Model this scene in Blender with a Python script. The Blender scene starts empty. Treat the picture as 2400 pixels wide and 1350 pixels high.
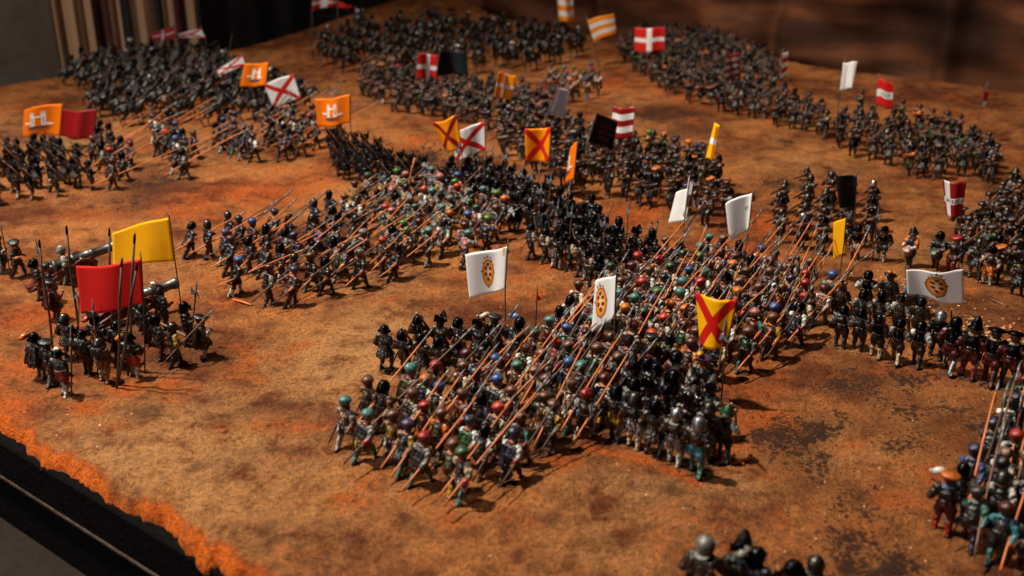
import bpy, bmesh, math, random
import numpy as np
from mathutils import Vector, Matrix

random.seed(11)
S = bpy.context.scene
COL = S.collection
rad = math.radians

# ------------------------------------------------------------------ camera
F_PX, HORIZON, CAM_H = 2500.0, -380.0, 2.88
PITCH = math.atan((675 - HORIZON) / F_PX)
CP, SP = math.cos(PITCH), math.sin(PITCH)
cam_d = bpy.data.cameras.new('camera')
cam = bpy.data.objects.new('camera', cam_d)
COL.objects.link(cam)
cam.location = (0, 0, CAM_H)
cam.rotation_euler = (rad(90) - PITCH, 0, 0)
cam_d.sensor_width = 36
cam_d.lens = 36 * F_PX / 2400
cam_d.clip_start = 0.05
cam_d.clip_end = 200
cam_d.dof.use_dof = True
cam_d.dof.focus_distance = 6.55
cam_d.dof.aperture_fstop = 0.95
S.camera = cam

# ------------------------------------------------------------------ world, lamps, exposure
W = bpy.data.worlds.new('World')
S.world = W
W.use_nodes = True
W.node_tree.nodes['Background'].inputs[0].default_value = (0.75, 0.85, 1.0, 1)
W.node_tree.nodes['Background'].inputs[1].default_value = 0.010


def lamp(name, kind, loc, target, energy, col, **kw):
    d = bpy.data.lights.new(name, kind)
    d.energy = energy
    d.color = col
    for k, v in kw.items():
        setattr(d, k, v)
    o = bpy.data.objects.new(name, d)
    COL.objects.link(o)
    o.location = loc
    o.rotation_euler = (Vector(target) - Vector(loc)).to_track_quat('-Z', 'Y').to_euler()
    return o


lamp('spotlight', 'SPOT', (-7.6, 6.6, 16.5), (0.1, 7.9, 0), 33500, (1.0, 0.88, 0.70),
     spot_size=rad(63), spot_blend=1.0, shadow_soft_size=0.38)
lamp('window_light', 'AREA', (-13, 15, 9), (0, 9, 0), 460, (0.62, 0.78, 1.0), shape='RECTANGLE', size=1.4, size_y=1.8)
lamp('room_light', 'AREA', (-9.5, 0.2, 5.5), (0, 8.5, 0.3), 560, (1.0, 0.95, 0.9), shape='RECTANGLE', size=1.2, size_y=1.2)
lamp('rear_fill_light', 'AREA', (3.0, 11.0, 12), (3.5, 15, 0), 420, (1.0, 0.86, 0.72), shape='RECTANGLE', size=1.6, size_y=1.6)  # added fill to brighten the rear field and hanging, no actual lamp there

S.view_settings.view_transform = 'Standard'
S.view_settings.look = 'None'
S.view_settings.exposure = 0
S.view_settings.gamma = 1
S.cycles.use_denoising = True
S.cycles.max_bounces = 5
S.cycles.sample_clamp_indirect = 4


# ------------------------------------------------------------------ pixel -> place helpers
def ray(px, py):
    u, v = (px - 1200) / F_PX, (675 - py) / F_PX
    return (u, CP + v * SP, -SP + v * CP)


def ground(px, py, z=0.0):
    d = ray(px, py)
    t = (CAM_H - z) / -d[2]
    return (d[0] * t, d[1] * t)


def at_depth(px, py, Y):
    d = ray(px, py)
    t = Y / d[1]
    return Vector((d[0] * t, Y, CAM_H + d[2] * t))


def seg_dist(P, a, b):
    a, b = np.array(a), np.array(b)
    d = b - a
    t = np.clip(((P - a) @ d) / (d @ d), 0, 1)
    return np.linalg.norm(P - a - t[:, None] * d, axis=1)


# ------------------------------------------------------------------ terrain
def _hash(ix, iy, seed):
    n = (ix.astype(np.int64) * 374761393 + iy.astype(np.int64) * 668265263 + seed * 974634) & 0x7fffffff
    n = ((n ^ (n >> 13)) * 1274126177) & 0x7fffffff
    n = n ^ (n >> 16)
    return (n & 0xffff) / 65535.0


def vnoise(x, y, s, seed):
    x, y = x / s, y / s
    ix, iy = np.floor(x), np.floor(y)
    fx, fy = x - ix, y - iy
    fx, fy = fx * fx * (3 - 2 * fx), fy * fy * (3 - 2 * fy)
    a, b = _hash(ix, iy, seed), _hash(ix + 1, iy, seed)
    c, d = _hash(ix, iy + 1, seed), _hash(ix + 1, iy + 1, seed)
    return (a + (b - a) * fx) * (1 - fy) + (c + (d - c) * fx) * fy - 0.5


def vnoise3(P, s, seed):
    P = P / s
    I = np.floor(P)
    F = P - I
    F = F * F * (3 - 2 * F)
    r = 0
    for dz in (0, 1):
        sd = I[:, 2] + dz
        q = [[_hash(I[:, 0] + dx + sd * 131, I[:, 1] + dy + sd * 57, seed) for dy in (0, 1)] for dx in (0, 1)]
        v = (q[0][0] * (1 - F[:, 0]) + q[1][0] * F[:, 0]) * (1 - F[:, 1]) + (q[0][1] * (1 - F[:, 0]) + q[1][1] * F[:, 0]) * F[:, 1]
        r = r + v * (F[:, 2] if dz else 1 - F[:, 2])
    return r - 0.5


AX = rad(-37.5)
U1 = np.array([math.cos(AX), math.sin(AX)])          # along the long rear edge
U2 = np.array([-math.sin(AX), math.cos(AX)])         # away from the viewer
CORNER = np.array(ground(1000, 42))
A_MIN = float(CORNER @ U1)
B_MAX = float(CORNER @ U2)
B_MIN = float(np.array(ground(168, 1092)) @ U2)
A_MAX = A_MIN + 26


def bump(x, y, c, r, h):
    c = ground(*c)
    return h * np.exp(-((x - c[0]) ** 2 + (y - c[1]) ** 2) / (r * r))


def height(x, y, fine=True):
    x, y = np.asarray(x, float), np.asarray(y, float)
    h = 0.10 * vnoise(x, y, 2.3, 1) + 0.035 * vnoise(x, y, 0.7, 2)
    h = h + bump(x, y, (2330, 790), 0.55, 0.09) + bump(x, y, (2150, 690), 0.4, 0.05)
    h = h + bump(x, y, (900, 60), 2.2, 0.28) + bump(x, y, (1040, 52), 0.9, 0.18) + bump(x, y, (60, 215), 1.2, 0.15)
    h = h + bump(x, y, (1480, 1165), 0.30, 0.05) + bump(x, y, (1280, 1150), 0.2, 0.03)
    if fine:
        h = h + 0.020 * vnoise(x, y, 0.19, 3) + 0.016 * vnoise(x, y, 0.06, 4) + 0.011 * vnoise(x, y, 0.026, 5)
    return h


def hz(x, y):
    return float(height(np.array([x]), np.array([y]), False)[0]) - 0.003


# ------------------------------------------------------------------ materials
def lin(c):
    return tuple((v / 255 / 12.92) if v / 255 <= 0.04045 else ((v / 255 + 0.055) / 1.055) ** 2.4 for v in c)


class NT:
    def __init__(self, name):
        self.m = bpy.data.materials.new(name)
        self.m.use_nodes = True
        self.t = self.m.node_tree
        self.b = self.t.nodes['Principled BSDF']

    def n(self, kind, **kw):
        nd = self.t.nodes.new(kind)
        for k, v in kw.items():
            setattr(nd, k, v)
        return nd

    def link(self, a, b):
        self.t.links.new(a, b)

    def val(self, sock, v):
        if hasattr(v, 'links') or isinstance(v, bpy.types.NodeSocket):
            self.link(v, sock)
        else:
            sock.default_value = v

    def math(self, op, a, b=0.0, c=None):
        nd = self.n('ShaderNodeMath', operation=op)
        self.val(nd.inputs[0], a)
        self.val(nd.inputs[1], b)
        if c is not None:
            self.val(nd.inputs[2], c)
        return nd.outputs[0]

    def mix(self, f, a, b):
        nd = self.n('ShaderNodeMix', data_type='RGBA')
        self.val(nd.inputs[0], f)
        for s, v in ((nd.inputs[6], a), (nd.inputs[7], b)):
            if isinstance(v, bpy.types.NodeSocket):
                self.link(v, s)
            else:
                s.default_value = (*v, 1) if len(v) == 3 else v
        return nd.outputs[2]

    def noise(self, scale, detail=4, rough=0.6, vec=None):
        nd = self.n('ShaderNodeTexNoise')
        nd.inputs['Scale'].default_value = scale
        nd.inputs['Detail'].default_value = detail
        nd.inputs['Roughness'].default_value = rough
        if vec is not None:
            self.link(vec, nd.inputs['Vector'])
        return nd.outputs['Fac']

    def smooth(self, v, lo, hi):
        nd = self.n('ShaderNodeMapRange', interpolation_type='SMOOTHSTEP')
        self.val(nd.inputs[0], v)
        nd.inputs[1].default_value = lo
        nd.inputs[2].default_value = hi
        return nd.outputs[0]


PAL = {
    'black': (20, 19, 20), 'dark brown': (56, 36, 26), 'brown': (104, 62, 40), 'maroon': (84, 26, 28), 'red': (166, 32, 26), 'scarlet': (202, 58, 34),
    'orange': (214, 112, 24), 'yellow': (206, 152, 28), 'green': (36, 80, 46), 'lime green': (72, 124, 38), 'teal': (72, 128, 124),
    'blue': (56, 84, 142), 'navy': (30, 32, 62), 'purple': (82, 66, 108), 'pink': (188, 112, 108), 'white': (222, 220, 214),
    'grey': (128, 122, 114), 'cream': (196, 172, 140), 'olive': (70, 70, 34), 'skin': (178, 112, 76), 'lilac': (160, 124, 164),
    'rust': (124, 58, 28), 'turquoise': (56, 132, 146), 'dark grey': (50, 48, 48), 'pale blue': (120, 150, 206),
}
MATS = {}


def paint(name):
    if name in MATS:
        return MATS[name]
    t = NT('paint_' + name.replace(' ', '_'))
    tc = t.n('ShaderNodeTexCoord')
    oi = t.n('ShaderNodeObjectInfo')
    if '/' in name:
        a, b = name.split('/')
        sx = t.n('ShaderNodeSeparateXYZ')
        t.link(tc.outputs['Object'], sx.inputs[0])
        w = t.math('ADD', t.math('MULTIPLY', sx.outputs[1], 260.0), t.math('MULTIPLY', sx.outputs[0], 190.0))
        f = t.smooth(t.math('SINE', w), -0.15, 0.15)
        base = t.mix(f, lin(PAL[a]), lin(PAL[b]))
    else:
        base = lin(PAL[name])
    nz = t.noise(46, 3, 0.6, tc.outputs['Object'])
    mott = t.smooth(nz, 0.34, 0.66)
    k = t.math('MULTIPLY_ADD', mott, 0.40, 0.28)
    k = t.math('MULTIPLY', k, t.math('MULTIPLY_ADD', oi.outputs['Random'], 0.35, 0.82))
    nd = t.n('ShaderNodeVectorMath', operation='SCALE')
    if isinstance(base, tuple):
        nd.inputs[0].default_value = base
    else:
        t.link(base, nd.inputs[0])
    t.link(k, nd.inputs['Scale'])
    t.link(nd.outputs[0], t.b.inputs['Base Color'])
    t.b.inputs['Roughness'].default_value = 0.34 if name != 'skin' else 0.5
    t.b.inputs['Specular IOR Level'].default_value = 0.55
    bp = t.n('ShaderNodeBump')
    bp.inputs['Strength'].default_value = 0.55
    bp.inputs['Distance'].default_value = 0.006
    t.link(t.noise(120, 3, 0.6, tc.outputs['Object']), bp.inputs['Height'])
    t.link(bp.outputs[0], t.b.inputs['Normal'])
    MATS[name] = t.m
    return t.m


def metal(name, rgb, rough, metallic=0.9):
    if name in MATS:
        return MATS[name]
    t = NT(name.replace(' ', '_'))
    tc = t.n('ShaderNodeTexCoord')
    nz = t.smooth(t.noise(38, 4, 0.65, tc.outputs['Object']), 0.35, 0.7)
    t.link(t.mix(nz, tuple(v * 0.45 for v in lin(rgb)), lin(rgb)), t.b.inputs['Base Color'])
    t.b.inputs['Metallic'].default_value = metallic
    t.link(t.math('MULTIPLY_ADD', nz, -0.12, rough + 0.1), t.b.inputs['Roughness'])
    bp = t.n('ShaderNodeBump')
    bp.inputs['Strength'].default_value = 0.25
    bp.inputs['Distance'].default_value = 0.004
    t.link(t.noise(90, 2, 0.5, tc.outputs['Object']), bp.inputs['Height'])
    t.link(bp.outputs[0], t.b.inputs['Normal'])
    MATS[name] = t.m
    return t.m


metal('black steel', (21, 21, 24), 0.24)
metal('steel', (150, 150, 152), 0.30)
metal('dull steel', (74, 70, 66), 0.32)
metal('bronze grey', (96, 96, 92), 0.34, 0.75)
metal('silver grey paint', (112, 114, 118), 0.42, 0.35)


def wood(name, rgb, rough=0.5):
    if name in MATS:
        return MATS[name]
    t = NT(name.replace(' ', '_'))
    tc = t.n('ShaderNodeTexCoord')
    mp = t.n('ShaderNodeMapping')
    mp.inputs['Scale'].default_value = (2, 40, 40)
    t.link(tc.outputs['Object'], mp.inputs[0])
    nz = t.smooth(t.noise(5, 4, 0.6, mp.outputs[0]), 0.3, 0.7)
    t.link(t.mix(nz, tuple(v * 0.5 for v in lin(rgb)), lin(rgb)), t.b.inputs['Base Color'])
    t.b.inputs['Roughness'].default_value = rough
    MATS[name] = t.m
    return t.m


wood('orange wood', (196, 104, 40))
wood('brown wood', (104, 62, 40))
wood('dark wood', (66, 42, 30), 0.75)
wood('red carriage paint', (92, 30, 24), 0.4)
wood('pole grey', (74, 66, 60))


def M(name):
    return MATS[name] if name in MATS else paint(name)


# ------------------------------------------------------------------ mesh helpers
def link(o, parent=None):
    COL.objects.link(o)
    if parent is not None:
        o.parent = parent
    return o


def mesh_from_bm(name, bm, mats=()):
    me = bpy.data.meshes.new(name)
    bm.to_mesh(me)
    bm.free()
    for m in mats:
        me.materials.append(m)
    return me


def obj(name, me, parent=None, mat=None):
    o = bpy.data.objects.new(name, me)
    link(o, parent)
    if mat is not None:
        if len(me.materials) == 0:
            me.materials.append(None)
        o.material_slots[0].link = 'OBJECT'
        o.material_slots[0].material = mat
    return o


def tag(o, label, cat, group=None, kind=None):
    if label:
        o['label'] = label
    if cat:
        o['category'] = cat
    if group:
        o['group'] = group
    if kind:
        o['kind'] = kind
    return o


def shade(me, on=True):
    me.polygons.foreach_set('use_smooth', [on] * len(me.polygons))


def tube(bm, pts, radii, n=8, mi=0, smooth=True, caps=True):
    """a tapered tube along pts with rounded frames"""
    pts = [Vector(p) for p in pts]
    rings = []
    prev = None
    for i, p in enumerate(pts):
        d = (pts[min(i + 1, len(pts) - 1)] - pts[max(i - 1, 0)]).normalized()
        if prev is None:
            a = d.orthogonal().normalized()
        else:
            a = (prev - d * prev.dot(d)).normalized()
        prev = a
        b = d.cross(a)
        r = radii[i] if hasattr(radii, '__len__') else radii
        rings.append([bm.verts.new(p + (a * math.cos(2 * math.pi * k / n) + b * math.sin(2 * math.pi * k / n)) * r) for k in range(n)])
    for r0, r1 in zip(rings, rings[1:]):
        for k in range(n):
            f = bm.faces.new((r0[k], r0[(k + 1) % n], r1[(k + 1) % n], r1[k]))
            f.smooth = smooth
            f.material_index = mi
    if caps:
        for r, rev in ((rings[0], True), (rings[-1], False)):
            f = bm.faces.new(r[::-1] if rev else r)
            f.material_index = mi
    return rings


def ellipsoid(bm, c, r, rot=None, seg=14, rings=9, mi=0):
    m = Matrix.Translation(c) @ (rot.to_4x4() if rot is not None else Matrix.Identity(4)) @ Matrix.Diagonal((*r, 1))
    ret = bmesh.ops.create_uvsphere(bm, u_segments=seg, v_segments=rings, radius=1, matrix=m)
    for v in ret['verts']:
        for f in v.link_faces:
            f.smooth = True
            f.material_index = mi


def lathe(bm, prof, n=18, c=(0, 0, 0), sx=1.0, mi=0):
    rings = []
    for r, z in prof:
        if r < 1e-6:
            rings.append([bm.verts.new((c[0], c[1], c[2] + z))])
        else:
            rings.append([bm.verts.new((c[0] + r * sx * math.cos(2 * math.pi * k / n), c[1] + r * math.sin(2 * math.pi * k / n), c[2] + z)) for k in range(n)])
    for r0, r1 in zip(rings, rings[1:]):
        for k in range(n):
            k2 = (k + 1) % n
            if len(r0) == 1 and len(r1) == 1:
                continue
            if len(r0) == 1:
                vs = (r0[0], r1[k2], r1[k])
            elif len(r1) == 1:
                vs = (r0[k], r0[k2], r1[0])
            else:
                vs = (r0[k], r0[k2], r1[k2], r1[k])
            f = bm.faces.new(vs)
            f.smooth = True
            f.material_index = mi


def plate(bm, outline, o, ux, uy, thick, mi=0):
    """a flat outline extruded to a real thickness"""
    o, ux, uy = Vector(o), Vector(ux).normalized(), Vector(uy).normalized()
    n = ux.cross(uy).normalized()
    lo = [bm.verts.new(o + ux * x + uy * y - n * thick / 2) for x, y in outline]
    hi = [bm.verts.new(o + ux * x + uy * y + n * thick / 2) for x, y in outline]
    bm.faces.new(lo[::-1]).material_index = mi
    bm.faces.new(hi).material_index = mi
    k = len(outline)
    for i in range(k):
        bm.faces.new((lo[i], lo[(i + 1) % k], hi[(i + 1) % k], hi[i])).material_index = mi


def box(bm, c, s, rot=None, mi=0):
    m = Matrix.Translation(c) @ (rot.to_4x4() if rot is not None else Matrix.Identity(4)) @ Matrix.Diagonal((*s, 1))
    ret = bmesh.ops.create_cube(bm, size=1, matrix=m)
    for v in ret['verts']:
        for f in v.link_faces:
            f.material_index = mi


# ------------------------------------------------------------------ ground
def build_ground():
    # grid in table axes, finer towards the viewer
    def axis(lo, hi, c, s0, g):
        out = [c]
        while out[-1] < hi:
            out.append(out[-1] + s0 + g * (out[-1] - c))
        out[-1] = hi
        neg = [c]
        while neg[-1] > lo:
            neg.append(neg[-1] - s0 - g * (c - neg[-1]))
        neg[-1] = lo
        return np.array(neg[::-1][:-1] + out)
    near = np.array(ground(1250, 1000))
    aa = axis(A_MIN, A_MAX, float(near @ U1), 0.016, 0.0065)
    bb = axis(B_MIN, B_MAX, float(near @ U2), 0.016, 0.0065)
    A, B = np.meshgrid(aa, bb, indexing='ij')
    a, b = A.ravel(), B.ravel()
    # ragged rim along the near edge and the rear edges
    rim = vnoise(a, a * 0, 0.32, 21) * 0.07 + vnoise(a, a * 0, 0.07, 22) * 0.035 + vnoise(a, a * 0, 0.025, 24) * 0.02
    t = np.clip((b - B_MIN) / 0.5, 0, 1)
    b = b + (1 - t) * rim
    rim2 = vnoise(a, a * 0, 1.1, 23) * 0.5
    b = b + np.clip((b - B_MAX + 1.5) / 1.5, 0, 1) * rim2
    x, y = a * U1[0] + b * U2[0], a * U1[1] + b * U2[1]
    z = height(x, y)
    z = z + np.clip(1 - (B.ravel() - B_MIN) / 0.3, 0, 1) * (0.06 * vnoise(x, y, 0.08, 37) + 0.04 * vnoise(x, y, 0.035, 38))
    edge = np.clip((B.ravel() - B_MIN) / 0.07, 0, 1)
    z = z - (1 - edge) ** 2 * 0.10
    P = np.stack([x, y], 1)
    # pigment masks: orange flock, dark scrub, pale grit
    org, drk, pal = np.zeros(len(x)), np.zeros(len(x)), np.zeros(len(x))
    near_rim = np.clip(1 - (B.ravel() - B_MIN) / 0.10, 0, 1)
    org = np.maximum(org, np.clip(near_rim * 2.2 * np.clip(0.75 + 1.6 * vnoise(x, y, 0.22, 36), 0, 1), 0, 1.3))
    wob = 0.16 * vnoise(x, y, 0.25, 31) + 0.09 * vnoise(x, y, 0.09, 32)
    for px, py, r, k in ((95, 735, .42, .9), (60, 850, .3, .9), (20, 960, .3, 1), (300, 905, .20, .9), (400, 893, .15, .9), (205, 950, .2, .9), (440, 480, .55, .8), (620, 440, .7, .9),
                         (230, 490, .5, .7), (560, 515, .5, .7), (720, 410, .6, .7), (480, 640, .3, .5), (530, 700, .25, .6), (1000, 355, .5, .55), (1120, 430, .4, .8), (1310, 600, .35, .9), (1210, 640, .3, .6),
                         (1250, 690, .25, .5), (1480, 500, .5, .8), (1560, 530, .4, .5), (1800, 525, .45, 1), (1700, 580, .5, .8), (1780, 930, .3, .7), (1800, 1000, .35, .85), (1690, 1050, .25, .8), (1600, 1080, .25, .5),
                         (2190, 1130, .16, .9), (2330, 880, .35, .7), (1310, 1105, .12, .9), (1500, 1110, .18, .8), (2090, 1190, .22, .8), (2030, 1260, .2, .6), (2150, 1200, .2, .7), (1650, 240, .9, .7),
                         (1420, 200, .9, .7), (1200, 120, 1, .6), (2000, 340, .7, .5), (1970, 450, .4, .8), (1840, 420, .4, .4), (2200, 400, .5, .6), (1150, 450, .3, .7), (1000, 520, .5, .75), (1100, 560, .4, .8),
                         (900, 620, .3, .5), (720, 690, .3, .5), (1680, 1250, .4, .5), (1560, 1290, .35, .5), (1850, 1290, .3, .4), (2200, 880, .3, .7), (1950, 960, .3, .4), (1360, 1260, .3, .3), (2260, 690, .35, .5), (880, 290, 1, .35),
                         (1030, 800, .25, .6), (1130, 820, .25, .6), (1210, 820, .2, .7), (1000, 880, .15, .8), (1480, 880, .3, .7), (1330, 1110, .15, .9)):
        c = ground(px, py)
        d = np.hypot(x - c[0], y - c[1]) / r + wob * 2.2
        org = np.maximum(org, k * np.clip(1.25 - d, 0, 1))
    d = seg_dist(P, ground(1380, 1072), ground(1625, 1150))
    org = np.maximum(org, np.clip(1.2 - d / 0.07 + wob, 0, 1))
    for px, py, r, k in ((1850, 1045, .22, 1), (1900, 1020, .2, .9), (1990, 925, .16, .9), (2030, 900, .15, .9), (2110, 890, .2, .8), (1560, 270, .55, .8), (1620, 300, .4, .6), (2050, 1330, .3, .8), (2010, 1190, .3, .5),
                         (990, 375, .45, .8), (2190, 760, .5, .5), (2300, 1000, .25, .7), (2100, 1060, .3, .5), (900, 940, .14, .6), (1900, 1120, .25, .5), (1960, 1010, .2, .6), (360, 420, .4, .7), (280, 470, .4, .6), (1480, 880, .3, .3),
                         (1840, 430, .3, .8), (380, 820, .4, .5), (300, 760, .4, .5), (2270, 1180, .3, .5), (2150, 980, .3, .6), (1240, 1010, .5, .4), (1640, 1110, .12, .8)):
        c = ground(px, py)
        d = np.hypot(x - c[0], y - c[1]) / r + wob * 3.0
        drk = np.maximum(drk, k * np.clip(1.3 - d, 0, 1))
    for px, py, r, k in ((330, 1110, 1.0, .9), (850, 850, .7, 1), (880, 760, .5, .9), (600, 1150, .8, .6), (420, 1010, .5, .8), (1100, 960, .5, .6), (1550, 1200, .5, .6), (1950, 1060, .3, .8), (1700, 1160, .3, .6),
                         (2150, 600, .4, .4), (1500, 340, .8, .4), (150, 340, 1.2, .7), (500, 330, .8, .4), (1900, 380, .9, .4), (1480, 1280, .5, .5), (860, 640, .5, .6)):
        c = ground(px, py)
        d = np.hypot(x - c[0], y - c[1]) / r + wob * 1.5
        pal = np.maximum(pal, k * np.clip(1.2 - d, 0, 1))
    z = z + drk * 0.012 * np.abs(vnoise(x, y, 0.035, 33)) * 2
    na, nb = len(aa), len(bb)
    idx = np.arange(na * nb).reshape(na, nb)
    quads = np.stack([idx[:-1, :-1], idx[1:, :-1], idx[1:, 1:], idx[:-1, 1:]], -1).reshape(-1, 4)
    # skirt down the rim
    co = np.stack([x, y, z], 1)
    nearrow = idx[:, 0]
    sk = co[nearrow].copy()
    off = (B_MIN + 0.05) - (sk[:, 0] * U2[0] + sk[:, 1] * U2[1])
    sk[:, 0] += off * U2[0]
    sk[:, 1] += off * U2[1]
    sk[:, 2] = -0.34
    leftrow, farrow = idx[0, :], idx[:, -1]
    sk2 = co[farrow].copy(); sk2[:, 2] = -0.34
    sk3 = co[leftrow].copy(); sk3[:, 2] = -0.34
    n0 = len(co)
    co = np.concatenate([co, sk, sk2, sk3])
    s1 = np.arange(n0, n0 + na); s2 = s1 + na; s3 = np.arange(n0 + 2 * na, n0 + 2 * na + nb)
    q1 = np.stack([s1[:-1], s1[1:], nearrow[1:], nearrow[:-1]], 1)
    q2 = np.stack([farrow[:-1], farrow[1:], s2[1:], s2[:-1]], 1)
    q3 = np.stack([leftrow[:-1], leftrow[1:], s3[1:], s3[:-1]], 1)
    allq = np.concatenate([quads, q1, q2, q3])
    me = bpy.data.meshes.new('ground')
    me.vertices.add(len(co))
    me.vertices.foreach_set('co', co.ravel().astype(np.float32))
    me.loops.add(allq.size)
    me.loops.foreach_set('vertex_index', allq.ravel().astype(np.int32))
    me.polygons.add(len(allq))
    me.polygons.foreach_set('loop_start', np.arange(0, allq.size, 4, dtype=np.int32))
    me.update(calc_edges=True)
    mi = np.zeros(len(allq), np.int32)
    mi[len(quads):] = 1
    me.polygons.foreach_set('material_index', mi)
    shade(me)
    att = me.color_attributes.new('pigment', 'FLOAT_COLOR', 'POINT')
    pad = len(co) - n0
    col = np.zeros((len(co), 4), np.float32)
    col[:n0, 0], col[:n0, 1], col[:n0, 2], col[:, 3] = org, drk, pal, 1
    att.data.foreach_set('color', col.ravel())
    t = NT('flocked_earth')
    tc = t.n('ShaderNodeTexCoord')
    P = tc.outputs['Object']
    at = t.n('ShaderNodeAttribute', attribute_name='pigment')
    sp = t.n('ShaderNodeSeparateColor')
    t.link(at.outputs['Color'], sp.inputs[0])
    big = t.noise(0.9, 5, 0.6, P)
    mid = t.noise(5.5, 6, 0.66, P)
    fin = t.noise(38, 5, 0.7, P)
    gr = t.noise(120, 3, 0.7, P)
    tan, brn = lin((170, 108, 58)), lin((92, 43, 18))
    c = t.mix(t.smooth(t.math('ADD', big, t.math('MULTIPLY', mid, 0.6)), 0.62, 1.0), brn, tan)
    c = t.mix(t.math('MULTIPLY', sp.outputs[2], t.smooth(mid, 0.3, 0.55)), c, lin((168, 120, 74)))
    of = t.math('ADD', sp.outputs[0], t.math('MULTIPLY', t.math('SUBTRACT', mid, 0.5), 1.5))
    of = t.math('ADD', of, t.math('MULTIPLY', t.math('SUBTRACT', fin, 0.5), 0.8))
    wild = t.smooth(t.math('ADD', t.noise(2.3, 5, 0.65, P), t.math('MULTIPLY', fin, 0.2)), 0.63, 0.82)
    of = t.math('MAXIMUM', t.math('MULTIPLY', t.smooth(of, 0.22, 1.15), 0.92), t.math('MULTIPLY', wild, 0.8))
    c = t.mix(of, c, t.mix(t.smooth(sp.outputs[0], 0.9, 1.2), lin((170, 80, 26)), lin((206, 96, 22))))
    df = t.math('ADD', t.math('ADD', t.math('MULTIPLY', sp.outputs[1], 1.2), t.math('MULTIPLY', t.math('SUBTRACT', mid, 0.5), 3.0)), t.math('MULTIPLY', t.math('SUBTRACT', fin, 0.5), 4.2))
    wd = t.smooth(t.math('ADD', t.noise(3.4, 6, 0.7, P), t.math('MULTIPLY', fin, 0.35)), 0.70, 0.90)
    df = t.math('MAXIMUM', t.math('MULTIPLY', t.smooth(df, 0.45, 1.05), t.smooth(sp.outputs[1], 0.02, 0.15)), t.math('MULTIPLY', wd, 0.75))
    c = t.mix(df, c, lin((58, 34, 22)))
    gk = t.math('ADD', t.math('MULTIPLY_ADD', t.smooth(fin, 0.3, 0.7), 0.62, 0.52), t.math('MULTIPLY', t.math('SUBTRACT', t.smooth(gr, 0.3, 0.7), 0.5), 0.5))
    v = t.n('ShaderNodeVectorMath', operation='SCALE')
    t.link(c, v.inputs[0])
    t.link(gk, v.inputs['Scale'])
    t.link(v.outputs[0], t.b.inputs['Base Color'])
    t.b.inputs['Roughness'].default_value = 0.9
    t.b.inputs['Specular IOR Level'].default_value = 0.15
    b1 = t.n('ShaderNodeBump')
    b1.inputs['Strength'].default_value = 1.0
    b1.inputs['Distance'].default_value = 0.034
    t.link(t.math('ADD', fin, t.math('MULTIPLY', gr, 0.45)), b1.inputs['Height'])
    t.link(b1.outputs[0], t.b.inputs['Normal'])
    me.materials.append(t.m)
    t2 = NT('dark_plaster_edge')
    t2.b.inputs['Base Color'].default_value = (*lin((13, 11, 11)), 1)
    t2.b.inputs['Roughness'].default_value = 0.8
    me.materials.append(t2.m)
    o = obj('ground', me)
    tag(o, 'ochre and orange flocked earth of the battlefield', None, None, 'structure')


build_ground()


def tab(a, b, z=0.0):
    p = a * U1 + b * U2
    return Vector((p[0], p[1], z))


def panel_mat(name, rgb, rough, scale, amt=0.5, stretch=(1, 1, 1), spec=0.2):
    t = NT(name)
    tc = t.n('ShaderNodeTexCoord')
    mp = t.n('ShaderNodeMapping')
    mp.inputs['Scale'].default_value = stretch
    t.link(tc.outputs['Object'], mp.inputs[0])
    nz = t.noise(scale, 5, 0.62, mp.outputs[0])
    t.link(t.mix(t.smooth(nz, 0.3, 0.7), tuple(v * (1 - amt) for v in lin(rgb)), lin(rgb)), t.b.inputs['Base Color'])
    t.b.inputs['Roughness'].default_value = rough
    t.b.inputs['Specular IOR Level'].default_value = spec
    bp = t.n('ShaderNodeBump')
    bp.inputs['Strength'].default_value = 0.4
    bp.inputs['Distance'].default_value = 0.05
    t.link(nz, bp.inputs['Height'])
    t.link(bp.outputs[0], t.b.inputs['Normal'])
    return t.m


# ------------------------------------------------------------------ case front, backdrops
def strip(bm, b0, b1, z0, z1, mi=0, a0=A_MIN - 1, a1=A_MAX, bev=0.012):
    """a long bar along the near edge with eased edges"""
    prof = [(b0, z0 + bev), (b0, z1 - bev), (b0 + bev, z1), (b1 - bev, z1), (b1, z1 - bev), (b1, z0 + bev), (b1 - bev, z0), (b0 + bev, z0)]
    n = 60
    rings = []
    for i in range(n + 1):
        a = a0 + (a1 - a0) * i / n
        rings.append([bm.verts.new(tab(a, b, z)) for b, z in prof])
    k = len(prof)
    for r0, r1 in zip(rings, rings[1:]):
        for j in range(k):
            bm.faces.new((r0[j], r0[(j + 1) % k], r1[(j + 1) % k], r1[j])).material_index = mi
    bm.faces.new(rings[0][::-1]); bm.faces.new(rings[-1])


case = bpy.data.objects.new('display_table', None)
link(case)
tag(case, 'dark display table with thin pale trim and brown ledge along the battlefield edge', 'display table')
bm = bmesh.new(); strip(bm, B_MIN - 0.03, B_MIN + 0.045, -0.70, -0.09)
obj('side_board', mesh_from_bm('side_board', bm, [panel_mat('black_felt', (14, 12, 13), 0.95, 30, 0.4, spec=0.03)]), case)
bm = bmesh.new(); strip(bm, B_MIN - 0.045, B_MIN - 0.032, -0.335, -0.318, bev=0.003)
obj('trim', mesh_from_bm('trim', bm, [panel_mat('pale_trim', (62, 48, 38), 0.45, 14, 0.5)]), case)
bm = bmesh.new(); strip(bm, B_MIN - 0.42, B_MIN - 0.032, -0.73, -0.635)
obj('ledge', mesh_from_bm('ledge', bm, [panel_mat('ledge_paint', (27, 18, 12), 0.85, 16, 0.45, (1, 1, 1))]), case)
bm = bmesh.new(); strip(bm, B_MIN - 0.40, B_MIN - 0.02, -2.9, -0.733)
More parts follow.
